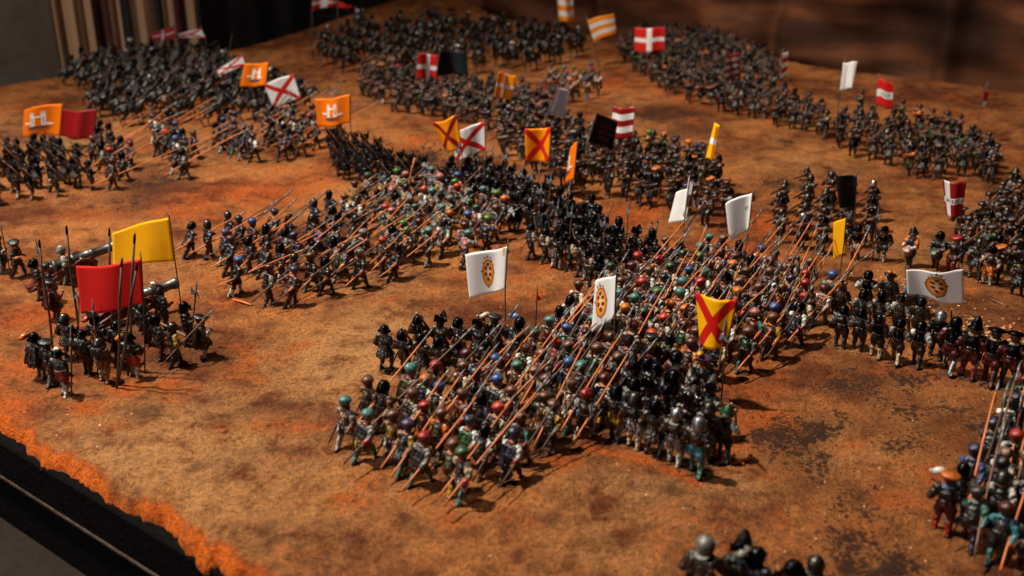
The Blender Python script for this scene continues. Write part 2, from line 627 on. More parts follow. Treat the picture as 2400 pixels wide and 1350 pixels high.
obj('base_panel', mesh_from_bm('base_panel', bm, [panel_mat('black_board', (18, 17, 18), 0.7, 8, 0.4)]), case)


def drape(name, a0, b0, a1, b1, z0, z1, folds, depth, seed, nx=240, nz=26, crease=0.0):
    """hanging cloth between two floor points with folds in its real depth"""
    p0, p1 = tab(a0, b0), tab(a1, b1)
    d = (p1 - p0)
    L = d.length
    d.normalize()
    nrm = Vector((d.y, -d.x, 0))
    us = np.linspace(0, 1, nx)
    zs = np.linspace(z0, z1, nz)
    Ug, Zg = np.meshgrid(us, zs, indexing='ij')
    ph = folds * Ug * 2 * np.pi + 2.5 * vnoise(Ug * L, Zg * 0.15, 0.8, seed)
    off = depth * (np.sin(ph) + 0.35 * np.sin(2.3 * ph + 1)) * (0.6 + 0.8 * (vnoise(Ug * L, Zg * 0, 1.2, seed + 1) + .5))
    off = off + crease * vnoise(Ug * L + Zg * 0.4, Zg * 3.0, 0.9, seed + 2)
    co = np.stack([p0.x + d.x * Ug * L + nrm.x * off, p0.y + d.y * Ug * L + nrm.y * off, Zg], -1).reshape(-1, 3)
    idx = np.arange(nx * nz).reshape(nx, nz)
    q = np.stack([idx[:-1, :-1], idx[1:, :-1], idx[1:, 1:], idx[:-1, 1:]], -1).reshape(-1, 4)
    me = bpy.data.meshes.new(name)
    me.from_pydata(co.tolist(), [], q.tolist())
    uv = me.uv_layers.new(name='UVMap')
    li = np.empty(len(me.loops), np.int32)
    me.loops.foreach_get('vertex_index', li)
    uvs = np.stack([Ug.ravel(), ((Zg - z0) / (z1 - z0)).ravel()], 1)[li]
    uv.data.foreach_set('uv', uvs.ravel().astype(np.float32))
    shade(me)
    return me


# left rear: grey panel, striped curtain, black cloth; right rear: brown hanging
def b_on_left(px, a):
    """b where the vertical plane at a meets pixel column px"""
    d = np.array(ray(px, 100)[:2])
    # point = t*d ; t*d.U1 = a
    t = a / (d @ U1)
    return float((t * d) @ U2)


AL = A_MIN - 0.5
bA, bB, bC, bD = b_on_left(-260, AL), b_on_left(126, AL), b_on_left(468, AL - 0.1), b_on_left(1045, AL - 0.3)
bm = bmesh.new()
p0, p1 = tab(AL, bA), tab(AL, bB)
n = (p1 - p0).normalized()
nn = Vector((n.y, -n.x, 0)) * 0.08
vs = []
for off in (Vector((0, 0, 0)), nn):
    for p, z in ((p0, -1.2), (p1, -1.2), (p1, 6), (p0, 6)):
        vs.append(bm.verts.new(p + off + Vector((0, 0, z))))
for f in ((0, 1, 2, 3), (7, 6, 5, 4), (0, 4, 5, 1), (1, 5, 6, 2), (2, 6, 7, 3), (3, 7, 4, 0)):
    bm.faces.new([vs[i] for i in f])
bmesh.ops.bevel(bm, geom=bm.edges[:], offset=0.02, segments=2, affect='EDGES')
o = obj('partition_panel', mesh_from_bm('partition_panel', bm, [panel_mat('grey_panel', (108, 97, 90), 0.5, 1.6, 0.3)]))
tag(o, 'plain grey panel standing beside the striped curtain', 'panel')

me = drape('curtain', AL + 0.02, bB, AL + 0.02, bC, -1.2, 6, 9, 0.055, 41)
t = NT('striped_curtain_cloth')
uvn = t.n('ShaderNodeUVMap')
sx = t.n('ShaderNodeSeparateXYZ')
t.link(uvn.outputs[0], sx.inputs[0])
cr = t.n('ShaderNodeValToRGB')
cr.color_ramp.interpolation = 'CONSTANT'
els = [(0.0, 'c'), (0.13, 'k'), (0.165, 'c'), (0.24, 'r'), (0.355, 'c'), (0.43, 'k'), (0.515, 'c'), (0.66, 'k'), (0.72, 'c'), (0.79, 'r'), (0.89, 'c'), (0.955, 'g')]
cc = {'c': lin((158, 124, 94)), 'k': lin((20, 14, 16)), 'r': lin((62, 18, 22)), 'g': lin((70, 62, 66))}
e = cr.color_ramp.elements
e[0].position, e[0].color = 0, (*cc['c'], 1)
e[1].position, e[1].color = els[1][0], (*cc[els[1][1]], 1)
for p, k in els[2:]:
    x = e.new(p)
    x.color = (*cc[k], 1)
t.link(sx.outputs[0], cr.inputs[0])
t.link(cr.outputs[0], t.b.inputs['Base Color'])
t.b.inputs['Roughness'].default_value = 0.85
me.materials.append(t.m)
o = obj('curtain', me)
tag(o, 'cream curtain with dark red and black stripes hanging behind the cavalry', 'curtain')

me = drape('black_cloth', AL - 0.1, bC - 0.2, AL - 0.3, bD + 0.6, -1.2, 6, 7, 0.06, 51)
me.materials.append(panel_mat('black_cloth', (24, 21, 22), 0.9, 3, 0.5))
o = obj('black_cloth', me)
tag(o, 'black cloth hanging between the striped curtain and the brown wall', 'cloth')

me = drape('brown_hanging', A_MIN - 0.75, B_MAX + 0.9, A_MAX, B_MAX + 0.75, -1.2, 7, 15, 0.13, 61, nx=520, nz=90, crease=0.30)
t = NT('brown_hanging_cloth')
tc = t.n('ShaderNodeTexCoord')
mp = t.n('ShaderNodeMapping')
mp.inputs['Scale'].default_value = (0.35, 0.35, 1.6)
t.link(tc.outputs['Object'], mp.inputs[0])
n1 = t.noise(1.5, 5, 0.6, mp.outputs[0])
n2 = t.noise(0.28, 3, 0.5, tc.outputs['Object'])
c = t.mix(t.smooth(n1, 0.35, 0.68), lin((58, 34, 23)), lin((108, 64, 42)))
c = t.mix(t.smooth(n2, 0.52, 0.66), c, lin((36, 20, 15)))  # dark blotches put into the colour stand for shadow on the hanging
t.link(c, t.b.inputs['Base Color'])
t.b.inputs['Roughness'].default_value = 0.8
t.b.inputs['Specular IOR Level'].default_value = 0.1
me.materials.append(t.m)
o = obj('brown_hanging', me)
tag(o, 'creased dark brown cloth hanging along the rear edge of the battlefield', 'cloth')

# room floor under the table
bm = bmesh.new()
bmesh.ops.create_grid(bm, x_segments=2, y_segments=2, size=45, matrix=Matrix.Translation((0, 10, -2.95)))
o = obj('floor', mesh_from_bm('floor', bm, [panel_mat('dark_floor', (36, 32, 30), 0.6, 2, 0.4)]))
o['kind'] = 'structure'
# --FIGURES--
# ------------------------------------------------------------------ figures: one posed body mesh per pose, shared by the copies
FS = 0.30                                   # a figure one unit high stands 0.30 here
ZONES = ['skin', 'coat', 'sleeve', 'cuff', 'breeches', 'hose', 'shoe', 'hair']
SKIN, COAT, SLEEVE, CUFF, BREECH, HOSE, SHOE, HAIR = range(8)
BLANK = bpy.data.materials.new('blank')


def ik(a, b, l1, l2, hint):
    a, b = Vector(a), Vector(b)
    d = b - a
    L = min(d.length, (l1 + l2) * 0.985)
    b = a + d.normalized() * L
    x = (l1 * l1 - l2 * l2 + L * L) / (2 * L)
    h = math.sqrt(max(l1 * l1 - x * x, 0))
    n = d.normalized()
    hv = Vector(hint)
    hv = (hv - n * hv.dot(n)).normalized()
    return a + n * x + hv * h, b


def voxel_body(name, prims, voxel, extra=None, smooth=2):
    """join rounded limbs into ONE continuous surface, then give each face the colour zone of the limb it lies on"""
    bm = bmesh.new()
    for p in prims:
        if p[0] == 'cap':
            _, a, b, r0, r1, z = p
            a, b = Vector(a), Vector(b)
            d = (b - a).normalized()
            pts = [a - d * r0 * 0.95, a - d * r0 * 0.6, a, a.lerp(b, .5), b, b + d * r1 * 0.6, b + d * r1 * 0.95]
            tube(bm, pts, [r0 * .3, r0 * .8, r0, (r0 + r1) / 2, r1, r1 * .8, r1 * .3], 12)
        else:
            _, c, r, rot, z = p
            ellipsoid(bm, c, r, rot)
    me = mesh_from_bm('raw', bm)
    o = bpy.data.objects.new('raw', me)
    COL.objects.link(o)
    m = o.modifiers.new('r', 'REMESH')
    m.mode = 'VOXEL'
    m.voxel_size = voxel
    s = o.modifiers.new('s', 'SMOOTH')
    s.factor = 0.5
    s.iterations = smooth
    dg = bpy.context.evaluated_depsgraph_get()
    out = bpy.data.meshes.new_from_object(o.evaluated_get(dg))
    bpy.data.objects.remove(o)
    bpy.data.meshes.remove(me)
    out.name = name
    nf = len(out.polygons)
    C = np.empty(nf * 3, np.float32)
    out.polygons.foreach_get('center', C)
    C = C.reshape(-1, 3)
    cloth = {}
    best, zone = np.full(nf, 1e9), np.zeros(nf, np.int32)
    for p in prims:
        if p[0] == 'cap':
            _, a, b, r0, r1, z = p
            a, b = np.array(a), np.array(b)
            d = b - a
            t = np.clip(((C - a) @ d) / max(d @ d, 1e-9), 0, 1)
            sd = np.linalg.norm(C - a - t[:, None] * d, axis=1) - (r0 + (r1 - r0) * t)
        else:
            _, c, r, rot, z = p
            q = C - np.array(c)
            if rot is not None:
                q = q @ np.array(rot.to_3x3())
            k = np.linalg.norm(q / np.array(r), axis=1)
            sd = (k - 1) * min(r)
        w = sd < best
        best[w], zone[w] = sd[w], z
    out.materials.clear()
    for _ in ZONES:
        out.materials.append(BLANK)
    out.polygons.foreach_set('material_index', zone)
    shade(out)
    # folds and casting roughness in the surface itself, faces and hands left nearly smooth
    nv = len(out.vertices)
    co = np.empty(nv * 3, np.float32)
    out.vertices.foreach_get('co', co)
    nr = np.empty(nv * 3, np.float32)
    out.vertex_normals.foreach_get('vector', nr)
    co, nr = co.reshape(-1, 3).astype(float), nr.reshape(-1, 3)
    lv = np.empty(len(out.loops), np.int32)
    out.loops.foreach_get('vertex_index', lv)
    lt = np.empty(nf, np.int32)
    out.polygons.foreach_get('loop_total', lt)
    amp = np.full(nv, .0085)
    amp[lv[np.isin(np.repeat(zone, lt), (SKIN, HAIR))]] = .0012
    sd = len(prims) * 7 + nv % 97
    n1 = vnoise3(co * np.array([1.6, 1.6, .7]), .055, sd)
    n2 = vnoise3(co, .024, sd + 1)
    co += nr * (amp * ((.7 - np.abs(n1) * 5.0) + 1.3 * n2))[:, None]
    out.vertices.foreach_set('co', co.ravel().astype(np.float32))
    out.update()
    if extra is not None:
        bm = bmesh.new()
        bm.from_mesh(out)
        extra(bm)
        bm.to_mesh(out)
        bm.free()
    return out


def hand_prims(P, wrist, along):
    """palm, four curled fingers of different length and a thumb, closed round a shaft that runs along"""
    w, h = Vector(wrist), Vector(P)
    f = (h - w).normalized()
    s = Vector(along).normalized()
    s = (s - f * s.dot(f)).normalized()
    n = f.cross(s)
    pr = [('ell', tuple(h + f * .012), (.026, .024, .026), None, SKIN)]

    def fingers(bm):
        for i, ln in enumerate((.9, 1.0, .95, .78)):
            b = h + s * (.024 - .016 * i) + f * .026
            pts = [b - n * .012, b + f * .016 * ln - n * .004, b + f * .018 * ln + n * .014, b + f * .004 + n * .024 * ln]
            tube(bm, pts, [.0095, .009, .0085, .006], 6, SKIN)
        b = h + s * .026
        tube(bm, [b, b + s * .008 + f * .016 + n * .006, b + f * .024 + n * .02], [.011, .0095, .0065], 6, SKIN)
    return pr, fingers


def make_body(name, lf, rf, lh, rh, lean=0.0, hip=.475, shaft=(1, 0, .5), look=(0, 0), puff=False, skirt=0, armour=False, mounted=False, beard=False, cape=False, hint=(-.3, 0, -1), both=True, voxel=.0135, scale=1.0):
    hz_ = hip
    pr = []
    pel = Vector((0, 0, hz_ + .02))
    sh_z = hz_ + .245
    cx = lean
    pr.append(('ell', pel, (.078, .098, .075), None, BREECH if not skirt else COAT))
    pr.append(('cap', pel + Vector((0, 0, .04)), (cx * .7, 0, hz_ + .16), .078, .088, COAT))
    pr.append(('ell', (cx + .008, 0, hz_ + .175), (.09 if not armour else .102, .118 if not armour else .126, .105), None, COAT))
    pr.append(('cap', (cx, -.085, sh_z - .005), (cx, .085, sh_z - .005), .05, .05, COAT))
    # belt roll
    for k in range(10):
        a = 2 * math.pi * k / 10
        pr.append(('ell', (cx * .25 + .078 * math.cos(a), .094 * math.sin(a), hz_ + .075), (.022, .03, .018), None, SHOE))
    # neck, head, face
    hd = Vector((cx * 1.25 + .012 + .03 * (lean > .05), 0, hz_ + .375))
    pr.append(('cap', (cx, 0, sh_z), hd, .042, .042, SKIN))
    pr.append(('ell', hd, (.078, .068, .09), None, SKIN))
    q = Matrix.Rotation(look[0], 3, 'Z')

    def face(v):
        return hd + q @ Vector(v)
    pr.append(('ell', face((.078, 0, -.008)), (.018, .013, .022), None, SKIN))
    pr.append(('ell', face((.062, 0, -.052)), (.026, .03, .022), None, SKIN if not beard else HAIR))
    for sy in (-1, 1):
        pr.append(('ell', face((.0, .07 * sy, -.01)), (.018, .012, .024), None, SKIN))
        pr.append(('ell', face((.064, .028 * sy, .016)), (.014, .016, .008), None, HAIR))
    pr.append(('ell', face((-.022, 0, .012)), (.074, .074, .088), None, HAIR))
    if beard:
        pr.append(('ell', face((.058, 0, -.085)), (.032, .036, .04), None, HAIR))
    # ruff
    for k in range(10):
        a = 2 * math.pi * k / 10
        pr.append(('ell', (cx + .012 + .058 * math.cos(a), .066 * math.sin(a), sh_z + .048), (.02, .022, .014), None, CUFF))
    ex = []
    # arms
    for sy, H in ((1, lh), (-1, rh)):
        s = Vector((cx, .128 * sy, sh_z - .01))
        hint2 = (hint[0], .55 * sy, hint[2])
        e, h = ik(s, H, .165, .15, hint2)
        pr.append(('cap', s, e, .056 if not puff else .06, .048, SLEEVE))
        if puff:
            m = s.lerp(e, .45)
            pr.append(('ell', m, (.07, .066, .07), None, SLEEVE))
            pr.append(('ell', s.lerp(e, .9), (.058, .055, .055), None, SLEEVE))
        if armour:
            pr.append(('ell', s + Vector((0, .012 * sy, .012)), (.062, .056, .056), None, COAT))
        w = e.lerp(h, .86)
        pr.append(('cap', e, w, .048, .037, CUFF if not armour else SLEEVE))
        a, b = hand_prims(h, w, shaft)
        pr += a
        ex.append(b)
    # legs
    if mounted:
        for sy in (1, -1):
            hp, kn, an = Vector((.01, .07 * sy, hz_)), Vector((.13, .165 * sy, hz_ - .12)), Vector((.06, .185 * sy, hz_ - .32))
            pr.append(('cap', hp, kn, .072, .055, BREECH))
            pr.append(('cap', kn, an, .05, .036, HOSE))
            pr.append(('ell', an + Vector((.035, 0, -.02)), (.065, .032, .028), None, SHOE))
    else:
        for sy, ft in ((1, lf), (-1, rf)):
            hp = Vector((0, .058 * sy, hz_))
            lift = ft[2] if len(ft) > 2 else 0
            an = Vector((ft[0], ft[1], .062 + lift))
            kn, an = ik(hp, an, .222, .215, (1, .12 * sy, 0))
            pr.append(('cap', hp, kn, .07, .05, BREECH))
            if puff:
                pr.append(('ell', hp.lerp(kn, .42), (.086, .084, .095), None, BREECH))
                pr.append(('ell', hp.lerp(kn, .86), (.062, .06, .05), None, BREECH))
            pr.append(('ell', kn.lerp(an, .36) + Vector((-.008, 0, 0)), (.047, .045, .085), None, HOSE))
            pr.append(('cap', kn, an, .047, .034, HOSE))
            pr.append(('cap', an + Vector((-.02, 0, -.03)), an + Vector((.065, .012 * sy, -.034)), .032, .03, SHOE))
    if skirt:
        for k in range(14):
            a = 2 * math.pi * k / 14
            c, s_ = math.cos(a), math.sin(a)
            pr.append(('cap', (cx * .3 + .07 * c, .09 * s_, hz_ + .05), ((.11 + .05 * skirt) * c, (.12 + .04 * skirt) * s_, hz_ - .10 * skirt - .02), .026, .03, COAT))
    if cape:
        for k in range(7):
            y = -.11 + .22 * k / 6
            pr.append(('cap', (cx - .085, y * .9, sh_z), (cx - .15 - .02 * math.cos(k * 2.1), y * 1.35, hz_ - .1), .026, .03, COAT))
    pr2 = []
    for p in pr:
        if p[0] == 'cap':
            pr2.append(('cap', tuple(p[1]), tuple(p[2]), p[3], p[4], p[5]))
        else:
            pr2.append(('ell', tuple(p[1]), p[2], p[3], p[4]))

    def extra(bm):
        for f in ex:
            f(bm)
        # eyes
        for sy in (-1, 1):
            ellipsoid(bm, face((.071, .027 * sy, .004)), (.009, .011, .008), None, 6, 4, HAIR)
    me = voxel_body(name, pr2, voxel, extra)
    me.transform(Matrix.Scale(FS * scale, 4))
    return {'mesh': me, 'head': hd * FS * scale, 'look': look[0], 'lh': Vector(lh) * FS, 'rh': Vector(rh) * FS}


E28 = rad(27)
PD = Vector((math.cos(E28), 0, math.sin(E28)))
LHP = Vector((.20, -.10, .60))
RHP = LHP - PD * .33 + Vector((0, -.05, 0))
POSE = {}
POSE['pike_a'] = make_body('pikeman_body', (.17, .07), (-.16, -.09), LHP, RHP, lean=.07, hip=.45, shaft=PD, puff=True)
POSE['pike_b'] = make_body('pikeman_body', (-.13, .08), (.18, -.08), LHP, RHP, lean=.05, hip=.455, shaft=PD, puff=True, beard=True)
POSE['pike_c'] = make_body('pikeman_body', (.15, .09), (-.2, -.07), LHP, RHP, lean=.10, hip=.435, shaft=PD, skirt=.7)
POSE['pike_d'] = make_body('pikeman_body', (.12, .10), (-.12, -.06), LHP + Vector((.0, .02, .02)), RHP, lean=.04, hip=.465, shaft=PD, puff=True, look=(.5, 0))
POSE['pike_e'] = make_body('pikeman_body', (-.17, .06), (.2, -.1), LHP, RHP, lean=.11, hip=.43, shaft=PD, puff=True, look=(-.5, 0), cape=True)
POSE['guard_d'] = make_body('guard_body', (.09, .08), (-.08, -.10), (.13, .17, .55), (.02, -.22, .46), shaft=(0, 0, 1), puff=True, armour=True, look=(.6, 0))
POSE['guard_a'] = make_body('guard_body', (.05, .09), (-.04, -.09), (.10, .19, .50), (.15, -.17, .60), shaft=(0, 0, 1), puff=True, armour=True)
POSE['guard_b'] = make_body('guard_body', (-.03, .10), (.06, -.09), (.06, .21, .46), (.16, -.15, .64), shaft=(0, 0, 1), skirt=1, armour=True, beard=True)
POSE['guard_c'] = make_body('guard_body', (.16, .07), (-.13, -.08), (.17, .14, .52), (.15, -.16, .56), lean=.03, hip=.46, shaft=(0, 0, 1), puff=True)
POSE['coat'] = make_body('officer_body', (.03, .10), (-.02, -.10), (.09, .20, .50), (.17, -.15, .66), shaft=(0, 0, 1), skirt=1.3, cape=True, beard=True)
POSE['aim_a'] = make_body('gunner_body', (.14, .08), (-.12, -.09), (.29, -.03, .69), (.10, -.13, .67), lean=.03, hip=.46, shaft=(1, 0, 0), puff=True, armour=True)
POSE['aim_b'] = make_body('gunner_body', (.08, .10), (-.09, -.09), (.30, -.04, .70), (.11, -.14, .68), lean=.02, hip=.47, shaft=(1, 0, 0), skirt=.8, beard=True)
POSE['port'] = make_body('gunner_body', (.06, .09), (-.06, -.09), (.15, .10, .66), (.13, -.12, .50), shaft=(0, .6, .5), puff=True)
POSE['sword'] = make_body('swordsman_body', (.22, .08), (-.2, -.09), (.05, .27, .52), (.24, -.13, .72), lean=.07, hip=.43, shaft=(.3, 0, 1), puff=True)
POSE['drum'] = make_body('drummer_body', (.10, .09), (-.08, -.09), (.20, .10, .54), (.20, -.12, .56), shaft=(1, 0, -.3), puff=True)
POSE['ride_a'] = make_body('rider_body', 0, 0, (.22, .06, .60), (.16, -.18, .56), hip=.46, shaft=(1, 0, .4), armour=True, mounted=True)
POSE['ride_b'] = make_body('rider_body', 0, 0, (.22, .05, .62), (.20, -.17, .66), hip=.46, lean=.05, shaft=(1, 0, .4), armour=True, mounted=True, skirt=.4)


def make_horse(name, ph):
    """withers, deep chest, tucked belly, jointed legs with a backward hock, neck carrying the head, ears, tail"""
    pr = []

    def e(c, r, z=1, rot=None):
        pr.append(('ell', c, r, rot, z))

    def cp(a, b, r0, r1, z=1):
        pr.append(('cap', a, b, r0, r1, z))
    e((.20, 0, .62), (.17, .125, .175)); e((-.02, 0, .61), (.22, .13, .145)); e((-.26, 0, .64), (.18, .135, .165)); e((.24, 0, .72), (.12, .07, .09))
    up = .06 * ph
    cp((.28, 0, .70), (.44, 0, .90 + up), .115, .07)
    cp((.44, 0, .90 + up), (.50, 0, .99 + up), .07, .06)
    cp((.50, 0, .97 + up), (.66, 0, .80 + up), .062, .038)
    e((.67, 0, .79 + up), (.042, .036, .036)); e((.53, 0, .93 + up), (.055, .05, .06))
    for sy in (-1, 1):
        cp((.475, .032 * sy, 1.03 + up), (.48, .04 * sy, 1.09 + up), .018, .007)
    for k in range(6):
        t = k / 5
        e((.24 + .22 * t, .0, .86 + .17 * t + up * t), (.05, .022, .055), HAIR)
    cp((-.42, 0, .72), (-.52, 0, .60), .04, .05, HAIR); cp((-.52, 0, .60), (-.54, 0, .36), .05, .02, HAIR)
    for sy, a, l in ((1, .10 * ph, 0), (-1, -.08 * ph, .05 * ph)):
        y = .075 * sy
        cp((.26, y, .58), (.25 + a, y, .36 + l), .066, .036); cp((.25 + a, y, .36 + l), (.24 + a * .6, y, .12 + l), .032, .024)
        cp((.24 + a * .6, y, .12 + l), (.27 + a * .6, y, .06 + l), .024, .03); e((.275 + a * .6, y, .035 + l), (.042, .036, .035), SHOE)
    for sy, a in ((1, -.08 * ph), (-1, .09 * ph)):
        y = .08 * sy
        cp((-.28, y, .60), (-.20 + a, y, .42), .10, .055); cp((-.20 + a, y, .42), (-.37 + a, y, .29), .05, .036)
        cp((-.37 + a, y, .29), (-.34 + a, y, .10), .03, .025); cp((-.34 + a, y, .10), (-.31 + a, y, .05), .025, .03); e((-.30 + a, y, .035), (.042, .036, .035), SHOE)
    # saddle, girth, caparison roll
    e((0, 0, .745), (.13, .105, .05), COAT + 1); e((-.12, 0, .79), (.03, .09, .05), COAT + 1); e((.12, 0, .79), (.025, .07, .05), COAT + 1)
    me = voxel_body(name, pr, .0165)
    me.transform(Matrix.Scale(FS * 1.02, 4))
    return me


HORSE = [make_horse('horse_body', 1.0), make_horse('horse_body', -.8), make_horse('horse_body', .2)]

# ------------------------------------------------------------------ hats and helmets (origin at the head centre)
def hat_mesh(name, build):
    bm = bmesh.new()
    build(bm)
    bmesh.ops.recalc_face_normals(bm, faces=bm.faces)
    me = mesh_from_bm(name, bm, [BLANK])
    me.transform(Matrix.Scale(FS, 4))
    return me


def h_ball(bm):
    lathe(bm, [(.0, -.01), (.07, -.012), (.088, .0), (.092, .012), (.086, .022), (.108, .04), (.118, .072), (.108, .105), (.078, .132), (.035, .145), (0, .147)], 18, (-.02, 0, .01))
    for v in bm.verts:
        x, y = v.co.x + .02, v.co.y
        a = math.atan2(y, x)
        k = 1 + .035 * math.sin(9 * a + v.co.z * 20) + .03 * math.sin(3 * a + 1)
        v.co.x, v.co.y = x * k - .02, y * k
        v.co.z += .01 * math.sin(2 * a + .6)


def h_slouch(bm):
    lathe(bm, [(.0, 0), (.075, .01), (.092, .015), (.128, .03), (.14, .05), (.12, .075), (.075, .09), (0, .095)], 18, (-.012, 0, .02))
    for v in bm.verts:
        v.co.z += .18 * v.co.y - .1 * v.co.x


def h_morion(bm):
    lathe(bm, [(0, .03), (.075, .03), (.086, .028), (.128, .02), (.132, .026), (.09, .04), (.088, .07), (.075, .11), (.045, .138), (0, .148)], 20, (0, 0, 0), 1.15)
    for v in bm.verts:
        r = math.hypot(v.co.x, v.co.y)
        if r > .1:
            v.co.z += 3.2 * (abs(v.co.x) - .06) ** 2 * 8 - .015
    pts = [(-.10 + .2 * k / 10, 0, .06 + .115 * math.sin(math.pi * (.08 + .84 * k / 10))) for k in range(11)]
    plate(bm, [(p[0], p[2]) for p in pts] + [(p[0] * .7, .06) for p in pts[::-1][1:-1]], (0, 0, 0), (1, 0, 0), (0, 0, 1), .012)


def h_kettle(bm):
    lathe(bm, [(0, .02), (.078, .022), (.09, .02), (.132, -.004), (.134, .004), (.094, .032), (.09, .06), (.076, .1), (.045, .13), (0, .14)], 20, (-.005, 0, .0), 1.05)


def h_burgonet(bm):
    lathe(bm, [(0, -.05), (.088, -.05), (.094, -.02), (.096, .03), (.088, .075), (.06, .112), (.025, .128), (0, .13)], 20, (-.01, 0, 0), 1.05)
    # peak, neck guard, comb
    plate(bm, [(.06, -.085), (.13, -.06), (.145, 0), (.13, .06), (.06, .085)], (0, 0, .035), (1, 0, -.25), (0, 1, 0), .012)
    plate(bm, [(-.07, -.09), (-.13, -.06), (-.145, 0), (-.13, .06), (-.07, .09)], (0, 0, -.045), (1, 0, .35), (0, 1, 0), .012)
    pts = [(-.10 + .2 * k / 10, .04 + .105 * math.sin(math.pi * (.05 + .9 * k / 10))) for k in range(11)]
    plate(bm, pts + [(p[0] * .75, .03) for p in pts[::-1][1:-1]], (0, 0, 0), (1, 0, 0), (0, 0, 1), .014)


def h_cabasset(bm):
    lathe(bm, [(0, .02), (.078, .022), (.09, .02), (.122, .008), (.124, .016), (.092, .034), (.09, .07), (.072, .12), (.04, .17), (.012, .2), (0, .205)], 20, (0, 0, 0), 1.06)


def h_sallet(bm):
    lathe(bm, [(0, -.03), (.09, -.035), (.1, -.015), (.102, .03), (.09, .08), (.062, .115), (.028, .13), (0, .132)], 20, (-.012, 0, 0), 1.08)
    for v in bm.verts:
        if v.co.z < 0 and v.co.x < -.03:
            v.co.x -= .035
            v.co.z -= .02


def feather(bm, c=(-.05, .05, .075), d=(-1, .3, .35), L=.15):
    c, d = Vector(c), Vector(d).normalized()
    pts = [c + d * L * t + Vector((0, 0, -.08 * t * t)) for t in (0, .2, .45, .7, .9, 1)]
    tube(bm, pts, [.026, .036, .044, .04, .028, .010], 8)
    for i in range(7):
        p = pts[1].lerp(pts[4], i / 6)
        ellipsoid(bm, p + Vector((0, (-1) ** i * .018, .012)), (.024, .02, .024), None, 8, 5)


HAT = {k: hat_mesh(n, f) for k, n, f in (('ball', 'cap', h_ball), ('slouch', 'cap', h_slouch), ('morion', 'helmet', h_morion), ('kettle', 'helmet', h_kettle),
                                          ('burgonet', 'helmet', h_burgonet), ('cabasset', 'helmet', h_cabasset), ('sallet', 'helmet', h_sallet))}
FEATHER = [hat_mesh('feather', lambda bm: feather(bm)), hat_mesh('feather', lambda bm: feather(bm, (.04, .06, .06), (-.2, .9, .35), .14)), hat_mesh('feather', lambda bm: feather(bm, (-.03, 0, .10), (-.8, 0, .7), .16))]


# ------------------------------------------------------------------ weapons (origin at the grip, along +X)
def wmesh(name, build):
    bm = bmesh.new()
    build(bm)
    me = mesh_from_bm(name, bm, [BLANK])
    me.transform(Matrix.Scale(FS, 4))
    return me


def bent(L0, L1, r0, r1, n=7, k=.012):
    ph = random.random() * 6
    return [(L0 + (L1 - L0) * i / n, k * math.sin(ph + 3 * i / n), k * math.cos(ph + 2.2 * i / n)) for i in range(n + 1)], [r0 + (r1 - r0) * i / n for i in range(n + 1)]


PIKE = []
for L in (2.45, 2.75, 2.2):
    s = wmesh('shaft', lambda bm: tube(bm, *bent(-.46, L - .62, .018, .015, k=.026), 8))
    hd = wmesh('pike_head', lambda bm: (tube(bm, [(L - .80, .004, .010), (L - .66, .004, .010), (L - .6, .004, .010)], [.020, .020, .018], 8),
                                       tube(bm, [(L - .6, .004, .012), (L - .56, .004, .012), (L - .48, .004, .012), (L - .38, .004, .012)], [.012, .022, .018, .003], 6)))
    PIKE.append((s, hd))


def halberd_head(bm, L=.72):
    tube(bm, [(L - .16, 0, 0), (L, 0, 0)], .02, 8)
    tube(bm, [(L, 0, 0), (L + .05, 0, 0), (L + .24, 0, 0)], [.016, .02, .002], 6)
    plate(bm, [(L - .12, .012), (L - .15, .10), (L - .07, .13), (L + .03, .135), (L - .02, .07), (L - .02, .012)], (0, 0, 0), (1, 0, 0), (0, 1, 0), .014)
    plate(bm, [(L - .10, -.012), (L - .12, -.07), (L - .14, -.125), (L - .05, -.06), (L - .03, -.012)], (0, 0, 0), (1, 0, 0), (0, 1, 0), .014)


HALB = (wmesh('shaft', lambda bm: tube(bm, *bent(-.62, .74, .015, .014), 8)), wmesh('halberd_head', halberd_head))


def gun(bm, L=.62):
    tube(bm, [(-.03, 0, .012), (.2, 0, .014), (L - .02, 0, .014), (L, 0, .014)], [.021, .019, .016, .019], 8)
    tube(bm, [(-.22, 0, -.035), (-.12, 0, -.015), (0, 0, 0), (L - .1, 0, .0)], [.034, .026, .02, .016], 8)
    box(bm, (.0, -.02, .022), (.05, .014, .022))


GUN = wmesh('arquebus', gun)


def sword(bm, L=.46):
    plate(bm, [(-.0, -.014), (L * .9, -.011), (L, 0), (L * .9, .011), (0, .014)], (0, 0, 0), (1, 0, 0), (0, 1, 0), .008)
    tube(bm, [(-.10, 0, 0), (0, 0, 0)], [.012, .012], 6)
    ellipsoid(bm, (-.11, 0, 0), (.018, .018, .018), None, 8, 5)
    tube(bm, [(0, -.06, 0), (0, 0, 0), (0, .06, 0)], .009, 6)


SWORD = wmesh('sword', sword)
LANCE = wmesh('lance', lambda bm: tube(bm, [(-.4, 0, 0), (.0, 0, 0), (.9, 0, 0), (1.0, 0, 0)], [.017, .02, .013, .003], 8))


